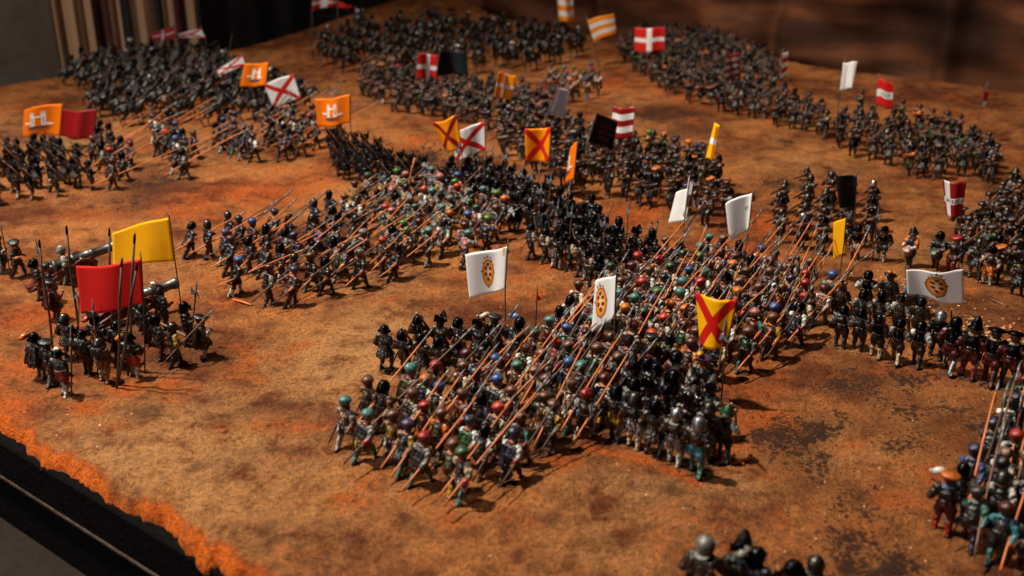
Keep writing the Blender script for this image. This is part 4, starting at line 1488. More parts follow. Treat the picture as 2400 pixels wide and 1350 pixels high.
# ------------------------------------------------------------------ massed units
P1 = [(775, 1050), (787, 1075), (1112, 1212), (1240, 1140), (1390, 1065), (1420, 1010), (1470, 950), (1560, 925), (1690, 930), (1765, 860), (1850, 845), (1915, 800), (1950, 745), (1900, 690), (1700, 630), (1500, 640), (1340, 745), (1290, 825), (1200, 885), (1090, 925), (900, 975)]
unit('pikeman', ['pike_a', 'pike_b', 'pike_c', 'pike_d', 'pike_e'], 'pikes', lattice(P1, .130, .205), 52, 'the central pike block', 'central pike block', {'pike': 3, None: 1}, 'pikeman in {hat}, {sleeve} sleeves, {k} in {r} rank, central block', elev=rad(21))
P2 = [(425, 600), (560, 685), (645, 726), (800, 694), (935, 658), (960, 600), (850, 540), (800, 500), (690, 545), (560, 560), (470, 570)]
unit('pikeman', ['pike_a', 'pike_b', 'pike_c', 'pike_d', 'pike_e'], 'pikes_dark', lattice(P2, .155, .28, .25), 44, 'the running pikemen', 'running pikemen behind the cannons', 'pike', 'running pikeman in {hat}, {coat} coat, {k} along {r} row behind the cannons', elev=rad(17), wob=.25)
P2b = [(870, 560), (960, 620), (1050, 630), (1180, 590), (1200, 545), (1110, 490), (1000, 460), (870, 460), (800, 490)]
unit('halberdier', ['pike_a', 'pike_b', 'pike_c', 'sword'], 'halberds', lattice(P2b, .16, .25, .25), 48, 'the charge', 'charging halberdiers', {'halberd': 7, 'sword': 2}, 'halberdier in {hat}, {sleeve} sleeves, {k} in {r} row of the charge', elev=rad(24), wob=.3)
P3 = [(758, 385), (772, 412), (900, 455), (1010, 490), (1060, 470), (940, 410), (830, 362), (770, 350)]
unit('guardsman', ['guard_a', 'guard_b'], 'blue_guards', lattice(P3, .145, .19), 40, 'the dark file', 'blue-black guards in file', {'shoulder_gun': 2, None: 2}, 'blue-black guard in {hat}, {k} from left, {r} rank by the castle flag')
P3b = [(1020, 440), (1060, 482), (1180, 530), (1290, 560), (1330, 545), (1440, 580), (1400, 535), (1280, 470), (1180, 430), (1090, 415)]
unit('guardsman', ['guard_a', 'guard_b', 'guard_c', 'coat'], 'guards', lattice(P3b, .15, .2, .22), 40, 'the dark company', 'dark company under the saltire flags', {None: 3, 'halberd': 2, 'sword': 1}, '{hat} guard in {coat}, {k} from left, {r} rank under saltire flags', detail=1)
for n_, (poly, where) in enumerate([([(205, 375), (262, 440), (305, 436), (322, 405), (262, 352), (222, 340)], 'by the dark red flag'), ([(350, 372), (430, 415), (462, 402), (468, 380), (400, 322), (360, 330)], 'of second cluster'), ([(490, 352), (570, 398), (605, 385), (600, 350), (530, 310), (500, 318)], 'of third cluster'), ([(610, 330), (660, 380), (700, 380), (745, 350), (740, 320), (660, 285), (610, 300)], 'by the castle flag')]):
    unit('pikeman', ['pike_a', 'pike_b'], 'pikes_dark', lattice(poly, .14, .21, .25), 44, where, 'far left pike clusters', {'pike': 5, None: 4}, 'far pikeman in {hat}, {k} in {r} row {w}', elev=rad(17), detail=1, wob=.2)
P3c = [(1235, 600), (1330, 650), (1400, 690), (1490, 700), (1600, 672), (1560, 640), (1470, 600), (1360, 545), (1280, 545)]
unit('guardsman', ['guard_a', 'guard_b', 'guard_c', 'guard_d'], 'guards', lattice(P3c, .14, .19, .22), 40, 'the column', 'dark column joining the firing line', {None: 3, 'halberd': 1}, '{hat} guard in {coat}, {k} in {r} rank between march and pikes', detail=1)
P15 = [(-30, 395), (-30, 480), (90, 470), (150, 462), (215, 440), (205, 395), (160, 378), (60, 370)]
unit('guardsman', ['guard_a', 'guard_b', 'guard_c'], 'guards', lattice(P15, .16, .24), 44, 'left', 'guards at the far left rim', {'shoulder_gun': 2, None: 1}, '{hat} guard, {k} in the {r} row at the far left rim', detail=1)
P17 = [(2190, 1275), (2330, 1340), (2420, 1370), (2420, 960), (2370, 1000), (2320, 1060), (2280, 1120), (2240, 1190)]
for k, (px, py, hc, sl, ho, pose) in enumerate([(2202, 1262, 'orange', 'black', 'red', 'guard_a'), (2262, 1290, 'dark grey', 'teal', 'navy', 'pike_a'), (2330, 1322, 'maroon', 'turquoise', 'teal', 'pike_b'), (2396, 1345, 'maroon', 'dark grey', 'maroon', 'pike_a'), (2255, 1195, 'navy', 'blue', 'black', 'pike_a'), (2318, 1222, 'black', 'dark grey', 'black', 'pike_b'),
                                               (2380, 1250, 'dark brown', 'grey', 'dark brown', 'pike_c'), (2300, 1130, 'navy', 'dark grey', 'black', 'pike_a'), (2352, 1158, 'red', 'white', 'pale blue', 'pike_b'), (2405, 1170, 'green', 'green', 'black', 'pike_a'), (2340, 1075, 'black', 'white', 'grey', 'pike_c'), (2392, 1092, 'dark brown', 'grey', 'black', 'pike_a'), (2380, 1015, 'maroon', 'green', 'white', 'pike_b')], 1):
    if pose == 'guard_a':
        one('officer', pose, px, py, 60, 'officer with orange and white plume at the corner of the near right pike block', ('slouch', 'orange', 'black', 'black', 'pale blue', 'maroon', 'red', 'black', 'white'), None, 1.1)
    else:
        one('pikeman', pose, px, py, 58, f'near right pikeman in {words_for(hc)} cap, {words_for(sl)} sleeves and {words_for(ho)} hose, {nth(k - 1)} from front', ('ball', hc, R.choice(['black', 'dark brown', 'dark grey']), sl, sl, 'black', ho, 'black', None), 'pike', 1.02, rad(32), 'near right pike block')
unit('pikeman', ['pike_a', 'pike_b', 'pike_d'], 'pikes_dark', lattice(P17, .13, .2, .2), 58, 'right', 'near right pike block', 'pike', 'near right pikeman in {hat}, {coat} coat, {k} in {r} rank', elev=rad(30))
P7 = [(1770, 548), (1830, 580), (1960, 615), (2010, 590), (2100, 540), (2060, 500), (1905, 450), (1850, 470)]
unit('arquebusier', ['aim_a', 'aim_b'], 'gunners', lattice(P7, .185, .25, .12), DEF, 'the right company', 'brown-sleeved gunners behind the black flag', 'gun', 'gunner in {hat} aiming down, {k} from left, {r} rank around the black flag')
P8 = [(2225, 600), (2260, 640), (2330, 660), (2420, 690), (2420, 450), (2350, 455), (2310, 500), (2250, 540)]
unit('arquebusier', ['aim_a', 'aim_b', 'port'], 'shot', lattice(P8, .17, .24, .2), DEF, 'right', 'gunners right of the lettered flag', 'gun', 'gunner in {hat}, {sleeve} sleeves, {k} in {r} rank by lettered flag')
P9 = [(1140, 345), (1260, 410), (1330, 448), (1420, 470), (1560, 505), (1650, 540), (1710, 525), (1690, 410), (1600, 385), (1480, 365), (1330, 320), (1200, 300)]
unit('arquebusier', ['aim_a', 'aim_b', 'port'], 'shot', lattice(P9, .165, .225, .25), DEF, 'centre', 'middle line of gunners', {'gun': 5, None: 1}, 'middle-line gunner in {hat}, {k} from left, {r} rank around the striped flag', detail=1, wob=.3)
P10 = [(830, 185), (850, 222), (930, 268), (1060, 292), (1200, 338), (1310, 285), (1290, 262), (1180, 225), (1050, 218), (990, 195), (900, 160)]
unit('foot_soldier', ['aim_a', 'aim_b', 'port', 'guard_b'], 'shot', lattice(P10, .165, .225, .25), DEF, 'far', 'far left foot of the defenders', {'gun': 4, None: 2}, 'far foot soldier in {hat}, {k} from left, {r} rank by black banner', detail=1, wob=.3)
P10b = [(1275, 225), (1330, 248), (1410, 240), (1405, 200), (1290, 190)]
unit('pikeman', ['pike_a', 'pike_b'], 'pikes', lattice(P10b, .19, .27, .2), DEF, 'far', 'far pikes of the defenders', 'pike', 'pikeman in {hat}, {k} from left, {r} rank by the yellow cross flag', detail=1, elev=rad(12))
P12a = [(1440, 130), (1500, 195), (1560, 232), (1660, 260), (1760, 292), (1850, 312), (1925, 325), (1945, 290), (1840, 250), (1760, 220), (1620, 170), (1500, 115)]
unit('foot_soldier', ['aim_a', 'port', 'guard_b', 'aim_b'], 'shot', lattice(P12a, .165, .23, .22), DEF, 'far', 'far line of foot', {'gun': 4, None: 1}, 'rear-line foot soldier in {hat}, {k} from left, {r} rank', detail=1, wob=.3)
P12b = [(1920, 318), (1965, 350), (2065, 385), (2180, 415), (2335, 430), (2345, 392), (2280, 350), (2150, 326), (2010, 298)]
unit('arquebusier', ['aim_a', 'port', 'guard_b', 'aim_b'], 'shot', lattice(P12b, .165, .23, .22), DEF, 'far', 'far right foot', {'gun': 4, None: 1}, 'rear gunner in {hat}, {sleeve} sleeves, {k} in {r} rank, white-banded flag', detail=1, wob=.25)
P12c = [(1480, 100), (1560, 150), (1680, 190), (1830, 230), (1830, 175), (1700, 112), (1560, 92)]
unit('spearman', ['aim_a', 'port', 'pike_a'], 'shot', lattice(P12c, .17, .27, .22), DEF, 'far', 'rearmost foot', {'gun': 2, 'halberd': 2}, 'rearmost spearman in {hat}, {k} in {r} rank by red cross flag', detail=1, elev=rad(15), wob=.25)
for k, (px, py) in enumerate([(2015, 270), (2110, 292), (2150, 302), (2180, 312), (2215, 318), (2245, 325)], 1):
    one('arquebusier', 'aim_a', px, py, 200, f'lone rear gunner in {{hat}} aiming left, {nth(k)} behind the white-banded flag', ('ball', R.choice(['navy', 'maroon', 'dark brown']), R.choice(['black', 'olive', 'navy']), R.choice(['orange', 'olive', 'maroon']), 'skin', 'dark brown', 'dark brown', 'black', None), 'gun', detail=1)
for k, (px, py) in enumerate([(1520, 365), (1556, 372), (1584, 380), (1612, 390), (1640, 395)], 1):
    sl = ['yellow', 'orange', 'navy', 'rust', 'green'][k - 1]
    one('arquebusier', 'aim_a', px, py + 8, 190, f'gunner with {sl} sleeves aiming left above the middle line', ('ball', ['lime green', 'orange', 'green', 'orange', 'navy'][k - 1], 'dark brown', sl, sl, 'dark brown', 'dark brown', 'black', None), 'gun', detail=1)


# ------------------------------------------------------------------ cavalry
def horseman(x, y, face, label, group, light=False):
    hcol = pick({'black': 7, 'dark brown': 4, 'brown': .5, 'dark grey': .6, 'grey': .3 if light else .1})
    o = bpy.data.objects.new('horseman', R.choice(HORSE))
    COL.objects.link(o)
    o.matrix_world = Matrix.Translation((x, y, hz(x, y))) @ Matrix.Rotation(face, 4, 'Z') @ Matrix.Scale(R.uniform(.96, 1.05), 4)
    sad = pick({'maroon': 3, 'dark brown': 4, 'black': 3})
    for i in range(8):
        s = o.material_slots[i]
        s.link = 'OBJECT'
        s.material = M(sad if i == 2 else ('black' if i in (6, 7) else hcol))
    P = POSE[R.choice(('ride_a', 'ride_b'))]
    hk, hc, coat, sl, cf, br, ho, sh, fc = outfit('knights')
    r = bpy.data.objects.new('rider', P['mesh'])
    link(r, o)
    r.location = Vector((-.01, 0, .32)) * FS
    for i, nm in enumerate(('skin', coat, sl, cf, br, ho, sh, 'dark brown')):
        r.material_slots[i].link = 'OBJECT'
        r.material_slots[i].material = M(nm)
    h = obj('helmet', HAT[hk], r, M(hc))
    h.location = P['head']
    if R.random() < .25:
        obj('feather', R.choice(FEATHER), h, M(pick({'white': 2, 'red': 1, 'black': 2})))
    if R.random() < .55:
        l = obj('lance', LANCE, r, M('dark wood'))
        l.location = P['rh']
        l.rotation_euler = (0, -rad(R.uniform(10, 75)), R.uniform(-.1, .1))
    tag(o, label.replace('{h}', words_for(hcol)).replace('{hat}', f'{words_for(hc)} {HATWORD[hk]}').replace('{coat}', words_for(coat)), 'horseman', group)
    COUNT['horseman'] = COUNT.get('horseman', 0) + 1


def cavalry(poly, dr, df, az, group, lab, light=False):
    for r, k, x, y in lattice(poly, dr, df, .2):
        if free(x, y, .12):
            take(x, y)
            horseman(x, y, rad(az) + R.uniform(-.2, .2), lab.replace('{k}', nth(k)).replace('{r}', nth(r)), group, light)


cavalry([(165, 215), (215, 275), (300, 300), (430, 300), (560, 300), (690, 300), (730, 260), (640, 230), (560, 190), (470, 150), (320, 145), (230, 165)], .26, .44, 40, 'dense left cavalry', '{hat} rider on {h} horse, {k} from left, {r} rank, left cavalry')
cavalry([(735, 160), (800, 168), (850, 205), (980, 215), (1110, 178), (1240, 168), (1330, 150), (1400, 130), (1340, 100), (1200, 90), (1040, 92), (880, 100), (780, 120)], .28, .50, 228, 'rear cavalry', '{hat} rider on {h} horse, {k} from left, {r} rank, hill cavalry', True)


# ------------------------------------------------------------------ cannons
def cannon(px, py, az, label, scale=1.0):
    x, y = ground(px, py)
    o = bpy.data.objects.new('cannon', None)
    COL.objects.link(o)
    o.location = (x, y, hz(x, y) + .005)
    o.rotation_euler = (0, 0, rad(az))
    o.scale = (scale,) * 3
    tag(o, label, 'cannon', 'the two cannons')
    q = Matrix.Rotation(-rad(6), 3, 'Y')

    def mk(name, build, mat, parent=o):
        bm = bmesh.new()
        build(bm)
        return obj(name, mesh_from_bm(name, bm, [M(mat)]), parent)

    def barrel(bm):
        lathe(bm, [(0, -.30), (.018, -.298), (.03, -.285), (.018, -.27), (.05, -.262), (.066, -.25), (.066, -.235), (.060, -.23), (.058, -.08), (.063, -.075), (.063, -.055), (.054, -.05), (.050, .10), (.055, .105), (.055, .125), (.047, .13), (.043, .30), (.049, .31), (.056, .34), (.056, .36), (.042, .37), (.028, .37), (.028, .25), (0, .25)], 22)
        bmesh.ops.rotate(bm, verts=bm.verts, cent=(0, 0, 0), matrix=Matrix.Rotation(rad(90 - 7), 3, 'Y'))
        tube(bm, [(0, -.085, 0), (0, .085, 0)], .02, 10)
        bmesh.ops.translate(bm, verts=bm.verts, vec=(.03, 0, .205))
    mk('barrel', barrel, 'bronze grey')
    for sy in (-1, 1):
        def cheek(bm, sy=sy):
            plate(bm, [(.16, .10), (.18, .16), (.12, .215), (.02, .195), (-.14, .17), (-.40, .05), (-.50, .005), (-.50, -.0), (-.38, .0), (-.10, .085), (.05, .07)], (0, .062 * sy, 0), (1, 0, 0), (0, 0, 1), .028)
            bmesh.ops.bevel(bm, geom=bm.edges[:], offset=.005, segments=2, affect='EDGES')
        mk('cheek', cheek, 'red carriage paint')

    def trail(bm):
        box(bm, (-.44, 0, .024), (.10, .096, .034)); box(bm, (-.16, 0, .115), (.05, .096, .04)); box(bm, (.12, 0, .13), (.04, .096, .05))
        bmesh.ops.bevel(bm, geom=bm.edges[:], offset=.005, segments=2, affect='EDGES')
    mk('transom', trail, 'red carriage paint')
    mk('axle', lambda bm: tube(bm, [(.03, -.15, .115), (.03, .15, .115)], .018, 10), 'dark wood')
    for sy in (-1, 1):
        def rim(bm, sy=sy):
            n = 28
            for k in range(n):
                pass
            prof = [(.096, -.013), (.118, -.013), (.118, .013), (.096, .013)]
            rings = [[bm.verts.new((.03 + r * math.cos(2 * math.pi * k / n), .118 * sy + w, .115 + r * math.sin(2 * math.pi * k / n))) for r, w in prof] for k in range(n)]
            for k in range(n):
                a, b = rings[k], rings[(k + 1) % n]
                for j in range(4):
                    bm.faces.new((a[j], a[(j + 1) % 4], b[(j + 1) % 4], b[j]))
            bmesh.ops.recalc_face_normals(bm, faces=bm.faces)
        w = mk('wheel', rim, 'red carriage paint')
        mk('hub', lambda bm, sy=sy: tube(bm, [(.03, .095 * sy, .115), (.03, .10 * sy, .115), (.03, .14 * sy, .115), (.03, .146 * sy, .115)], [.022, .028, .026, .018], 12), 'dark wood', w)
        for k in range(8):
            a = k * math.pi / 4
            mk('spoke', lambda bm, a=a, sy=sy: tube(bm, [(.03 + .024 * math.cos(a), .118 * sy, .115 + .024 * math.sin(a)), (.03 + .1 * math.cos(a), .118 * sy, .115 + .1 * math.sin(a))], [.009, .007], 6), 'red carriage paint', w)
    return o


cannon(185, 642, 38, 'rear cannon with dull grey barrel and red carriage, behind the yellow flag', .74)
cannon(322, 738, 38, 'near cannon with grey barrel and red carriage, half hidden by the red flag', .74)


# ------------------------------------------------------------------ flags
def flag_mat(name, colour, gloss=0.45):
    t = NT(name)
    uvn = t.n('ShaderNodeUVMap')
    sx = t.n('ShaderNodeSeparateXYZ')
    t.link(uvn.outputs[0], sx.inputs[0])
    c = colour(t, sx.outputs[0], sx.outputs[1])
    nz = t.noise(22, 4, 0.6, uvn.outputs[0])
    k = t.math('MULTIPLY_ADD', nz, 0.16, 0.90)
    v = t.n('ShaderNodeVectorMath', operation='SCALE')
    if isinstance(c, tuple):
        v.inputs[0].default_value = c
    else:
        t.link(c, v.inputs[0])
    t.link(k, v.inputs['Scale'])
    t.link(v.outputs[0], t.b.inputs['Base Color'])
    t.b.inputs['Roughness'].default_value = gloss
    t.b.inputs['Specular IOR Level'].default_value = 0.4
    tr = t.n('ShaderNodeBsdfTranslucent')
    t.link(v.outputs[0], tr.inputs['Color'])
    mx = t.n('ShaderNodeMixShader')
    mx.inputs[0].default_value = 0.5
    t.link(t.b.outputs[0], mx.inputs[1])
    t.link(tr.outputs[0], mx.inputs[2])
    t.link(mx.outputs[0], t.t.nodes['Material Output'].inputs['Surface'])
    return t.m


FC = {'red': (220, 40, 34), 'deep red': (166, 30, 34), 'yellow': (255, 200, 20), 'amber': (252, 166, 16), 'orange': (246, 136, 14), 'white': (244, 244, 246), 'black': (24, 24, 26), 'grey': (206, 202, 212), 'teal': (40, 58, 62)}
FC = {k: lin(v) for k, v in FC.items()}


def plain(c):
    return lambda t, u, v: FC[c]


def saltire(bg, fg, w=.105):
    def f(t, u, v):
        d1 = t.math('ABSOLUTE', t.math('SUBTRACT', u, v))
        d2 = t.math('ABSOLUTE', t.math('SUBTRACT', t.math('ADD', u, v), 1.0))
        d = t.math('MINIMUM', d1, d2)
        body = t.mix(t.math('LESS_THAN', d, w), FC[bg], FC[fg])
        line = t.math('LESS_THAN', t.math('ABSOLUTE', t.math('SUBTRACT', d, w)), .006)
        return t.mix(t.math('MULTIPLY', line, .6), body, (0.08, 0.02, 0.01))
    return f


def cross(bg, fg, w=.075, cu=.5, cv=.5, wu=None):
    def f(t, u, v):
        d1 = t.math('LESS_THAN', t.math('ABSOLUTE', t.math('SUBTRACT', u, cu)), wu or w)
        d2 = t.math('LESS_THAN', t.math('ABSOLUTE', t.math('SUBTRACT', v, cv)), w)
        return t.mix(t.math('MAXIMUM', d1, d2), FC[bg], FC[fg])
    return f


def stripes(a, b, n):
    def f(t, u, v):
        k = t.math('MODULO', t.math('FLOOR', t.math('MULTIPLY', v, float(n))), 2.0)
        return t.mix(k, FC[a], FC[b])
    return f


def band(bg, fg, lo, hi, du=None):
    def f(t, u, v):
        k = t.math('MULTIPLY', t.math('GREATER_THAN', v, lo), t.math('LESS_THAN', v, hi))
        return t.mix(k, FC[bg], FC[fg])
    return f


def check(a, b, n):
    def f(t, u, v):
        k = t.math('ADD', t.math('FLOOR', t.math('MULTIPLY', v, float(n))), t.math('FLOOR', t.math('MULTIPLY', u, 2.0)))
        return t.mix(t.math('MODULO', k, 2.0), FC[a], FC[b])
    return f


def black_painted_sheen(t, u, v):
    return t.mix(t.smooth(u, .45, .75), FC['black'], FC['teal'])  # sheen on the black banner put into its colour, teal towards the fly


def disc2d(cx, cy, rx, ry, n=16):
    return [(cx + rx * math.cos(2 * math.pi * k / n), cy + ry * math.sin(2 * math.pi * k / n)) for k in range(n)]


CREST = []
_alm = [(.5 + .135 * math.sin(a) * (1 if abs(math.cos(a)) < .97 else .9), .5 + .31 * math.cos(a) - .02 * (math.cos(a) < 0) * abs(math.cos(a))) for a in [2 * math.pi * k / 28 for k in range(28)]]
CREST.append(('gold border', _alm))
CREST.append(('gold', [(.5 + (x - .5) * .84, .5 + (y - .5) * .88) for x, y in _alm]))
CREST.append(('pale gold', [(.485 + (x - .5) * .45, .5 + (y - .5) * .62) for x, y in _alm]))
for i, (x, y) in enumerate([(.5, .68), (.452, .59), (.55, .61), (.455, .45), (.55, .47), (.5, .35)]):
    CREST.append(('crest blue' if i == 0 else 'crest red', disc2d(x, y, .032, .043, 12)))
for x, y, r in ((.44, .83, .018), (.56, .84, .02), (.5, .86, .022), (.37, .52, .018), (.635, .55, .02), (.5, .16, .018), (.41, .76, .016), (.6, .74, .016)):
    ring = disc2d(x, y, r, r * 1.25, 10)
    CREST.append(('gold border', ring))
CREST.append(('gold border', [(.494, .87), (.506, .87), (.503, .94), (.497, .94)]))
CASTLE = []
for cx in (.40, .62):
    CASTLE.append(('castle white', [(cx - .045, .34), (cx + .045, .34), (cx + .045, .74), (cx - .045, .74)]))
    for d in (-.045, -.01, .025):
        CASTLE.append(('castle white', [(cx + d, .745), (cx + d + .02, .745), (cx + d + .02, .80), (cx + d, .80)]))
    CASTLE.append(('castle dark', [(cx - .008, .40), (cx + .008, .40), (cx + .008, .62), (cx - .008, .62)]))
CASTLE.append(('castle white', [(.448, .60), (.572, .60), (.572, .66), (.448, .66)]))
CASTLE.append(('castle dark', disc2d(.51, .27, .23, .055, 20)))
CASTLE.append(('castle white', [(.20, .36), (.34, .36), (.34, .42), (.20, .40)]))
CASTLE.append(('castle white', [(.68, .42), (.82, .44), (.82, .50), (.68, .48)]))
EM = {'gold border': (150, 92, 36), 'gold': (214, 132, 40), 'pale gold': (226, 186, 130), 'crest red': (120, 28, 24), 'crest blue': (40, 58, 60), 'castle white': (216, 212, 204), 'castle dark': (66, 58, 66), 'ink': (26, 24, 30), 'dark red ink': (88, 26, 28), 'tape': (206, 150, 84)}
for k, v in EM.items():
    t = NT('print_' + k.replace(' ', '_'))
    t.b.inputs['Base Color'].default_value = (*lin(v), 1)
    t.b.inputs['Roughness'].default_value = .45
    MATS[k] = t.m


def text_polys(s, u0, v0, w, h):
    c = bpy.data.curves.new('t', 'FONT')
    c.body = s
    c.resolution_u = 3
    o = bpy.data.objects.new('t', c)
    COL.objects.link(o)
    dg = bpy.context.evaluated_depsgraph_get()
    me = bpy.data.meshes.new_from_object(o.evaluated_get(dg))
    bpy.data.objects.remove(o)
    xs = [v.co.x for v in me.vertices]
    ys = [v.co.y for v in me.vertices]
    X0, X1, Y0, Y1 = min(xs), max(xs), min(ys), max(ys)
    P = [(u0 + (v.co.x - X0) / (X1 - X0) * w, v0 + (v.co.y - Y0) / (Y1 - Y0) * h) for v in me.vertices]
    F = [list(p.vertices) for p in me.polygons]
    return P, F


def flag(label, pole, HT, HB, FT, FB, colour, d=0.0, wave=.02, waves=1.3, emblem=None, text=None, group=None, name='flag', nx=22, ny=16, taper=None, gloss=.45, base=None, smudge=None, pole_mat='pole grey'):
    """a paper flag glued to its wire pole; pole = top pixel, foot pixel; d turns the fly end away from the viewer"""
    (tx, ty), (fx, fy) = pole
    g = ground(fx, fy)
    Y = g[1]
    foot = Vector((g[0], Y, hz(*g) - .01))
    top = at_depth(tx, ty, Y)
    o = bpy.data.objects.new(name, None)
    COL.objects.link(o)
    o.location = foot
    tag(o, label, 'flag', group or 'paper flags on the battlefield')
    ht, hb, ft, fb = at_depth(*HT, Y), at_depth(*HB, Y), at_depth(*FT, Y + d), at_depth(*FB, Y + d)
    bm = bmesh.new()
    k = .0042 * max(1.0, Y / 9)
    mid = (ht + hb) / 2
    pts = [foot, foot.lerp(hb, .5), hb, ht, top] if (top - ht).length > .01 else [foot, foot.lerp(hb, .5), hb, ht, ht + (ht - hb).normalized() * .02]
    tube(bm, [p - foot for p in pts], [k, k, k, k, k * .8], 8)
    obj('pole', mesh_from_bm('pole', bm, [M(pole_mat)]), o)
    nrm = (ft - ht).cross(hb - ht).normalized()
    if nrm.y > 0:
        nrm = -nrm
    ph = (abs(hash(label)) % 100) / 100 * 0 + sum(map(ord, label)) % 63 / 10
    L = (ft - ht).length
    r = max((ht - hb).length, .05)

    def surf(u, v, off=0.0):
        p = (hb.lerp(ht, v)).lerp(fb.lerp(ft, v), u)
        w = wave * (math.sin(2 * math.pi * waves * u + ph + .6 * v) - math.sin(ph + .6 * v)) * min(1, u * 3)
        sag = .035 * r * math.sin(2 * math.pi * waves * .8 * u + ph * 1.7) * min(1, u * 3)
        return p + nrm * (w + off) + Vector((0, 0, sag)) - foot
    th = .0016
    me = bpy.data.meshes.new('cloth')
    V, UV, Fc = [], [], []
    for side in (1, -1):
        for i in range(nx + 1):
            for j in range(ny + 1):
                u, v = i / nx, j / ny
                V.append(surf(u, v, side * th / 2 + .0045))
                UV.append((u, v))
    n1 = (nx + 1) * (ny + 1)
    ix = lambda i, j: i * (ny + 1) + j
    for i in range(nx):
        for j in range(ny):
            Fc.append((ix(i, j), ix(i + 1, j), ix(i + 1, j + 1), ix(i, j + 1)))
            Fc.append(tuple(n1 + q for q in (ix(i, j + 1), ix(i + 1, j + 1), ix(i + 1, j), ix(i, j))))
    rim = [ix(i, 0) for i in range(nx + 1)] + [ix(nx, j) for j in range(1, ny + 1)] + [ix(i, ny) for i in range(nx - 1, -1, -1)] + [ix(0, j) for j in range(ny - 1, 0, -1)]
    nf = len(Fc)
    for a, b in zip(rim, rim[1:] + rim[:1]):
        Fc.append((a, a + n1, b + n1, b))
    me.from_pydata(V, [], Fc)
    uv = me.uv_layers.new(name='UVMap')
    for l in me.loops:
        uv.data[l.index].uv = UV[l.vertex_index]
    me.polygons.foreach_set('use_smooth', [i < nf for i in range(len(Fc))])
    me.materials.append(flag_mat('flag_paint', colour, gloss))
    c = obj('cloth', me, o)

    def printed(nm, polys, mats, off):
        bm = bmesh.new()
        order = []
        for q, (mk_, pl) in enumerate(polys):
            if mk_ not in order:
                order.append(mk_)
            vs = [bm.verts.new(surf(u, v, off + q * .00025)) for u, v in pl]
            try:
                f = bm.faces.new(vs)
                f.material_index = order.index(mk_)
            except ValueError:
                pass
        bmesh.ops.triangulate(bm, faces=bm.faces)
        obj(nm, mesh_from_bm(nm, bm, [M(k_) for k_ in order]), c)
    if emblem:
        printed('crest', emblem, None, .0045 + th / 2 + .001)
    if smudge:
        printed('stain', smudge, None, .0045 + th / 2 + .001)
    if text:
        for s_, u0, v0, w_, h_, ink in text:
            P, F = text_polys(s_, u0, v0, w_, h_)
            bm = bmesh.new()
            vs = [bm.verts.new(surf(u, v, .0045 + th / 2 + .0015)) for u, v in P]
            for f in F:
                bm.faces.new([vs[i] for i in f])
            obj('lettering', mesh_from_bm('lettering', bm, [M(ink)]), c)
    return o


flag('plain yellow flag on tall pole behind the near cannon', ((386, 492), (432, 770)), (397, 509), (410, 611), (260, 545), (263, 628), plain('yellow'), .16, .012, .8)
flag('plain bright red flag in front of the cannons', ((328, 590), (338, 866)), (331, 607), (337, 711), (178, 624), (191, 735), plain('red'), .14, .015, .9)
flag('plain dark red flag overlapping an orange castle flag at the far left', ((227, 250), (217, 355)), (226, 256), (222, 325), (132, 258), (135, 319), plain('deep red'), .12, .03, 1.1)
flag('orange flag with castle, bent, partly behind the dark red flag', ((149, 238), (158, 362)), (147, 243), (140, 318), (66, 256), (66, 317), plain('orange'), .25, .05, .8, CASTLE)
flag('orange flag with white castle above the dark guards', ((822, 215), (828, 362)), (821, 221), (821, 287), (741, 234), (746, 299), plain('orange'), .14, .02, 1.1, CASTLE)
flag('white flag with red saltire above the far left pikes', ((690, 172), (722, 300)), (688, 174), (706, 232), (619, 196), (641, 252), saltire('white', 'red'), .1, .02, 1.0)
flag('small orange castle flag left of the white saltire flag', ((631, 140), (646, 292)), (630, 146), (623, 200), (574, 150), (563, 205), plain('orange'), .1, .02, 1, CASTLE)
flag('white swallow flag with red cross over the left cavalry', ((570, 124), (594, 262)), (568, 129), (576, 152), (506, 165), (512, 176), saltire('white', 'red', .12), .15, .03, 1)
flag('white pennant with red saltire over the rear of the left cavalry', ((472, 62), (485, 165)), (471, 66), (482, 89), (401, 85), (402, 89), saltire('white', 'red', .12), .1, .02, 1)
flag('dark red fringed banner against the striped curtain', ((409, 55), (412, 165)), (408, 60), (412, 90), (357, 78), (357, 98), cross('deep red', 'grey', .05), .1, .02, 1)
flag('red flag with white cross cut by the top edge, far left of the hill', ((733, -25), (734, 145)), (733, -10), (731, 26), (788, -6), (789, 14), cross('red', 'white', .12), .2, .03, 1)
flag('long red pennant beside the topmost red cross flag', ((791, -10), (793, 140)), (791, 3), (791, 19), (824, 13), (825, 16), plain('red'), .1, .02, 1)
flag('small blue and white pennant over the rear cavalry', ((833, 15), (833, 145)), (833, 22), (834, 46), (853, 20), (850, 30), cross('grey', 'teal', .2), .1, .01, 1)
flag('yellow and white striped flag hanging from the top edge', ((1306, -40), (1300, 150)), (1305, -14), (1309, 51), (1342, -12), (1345, 49), stripes('amber', 'white', 5), .15, .02, 1)
flag('tilted yellow and white striped flag', ((1374, 40), (1405, 160)), (1376, 48), (1392, 101), (1439, 30), (1445, 75), stripes('amber', 'white', 5), .1, .02, 1)
flag('red flag with broad white cross over the rear foot', ((1559, 58), (1556, 200)), (1559, 64), (1558, 119), (1488, 64), (1487, 120), cross('red', 'white', .085), .1, .02, 1)
flag('red flag with white cross beside the black banner', ((978, 118), (985, 240)), (979, 126), (975, 186), (1026, 128), (1024, 190), cross('red', 'white', .08, .58), .1, .02, 1)
flag('black banner with grey sheen near the centre rear', ((1030, 112), (1014, 268)), (1030, 120), (1022, 177), (1092, 122), (1097, 177), black_painted_sheen, .15, .04, .9, gloss=.35)
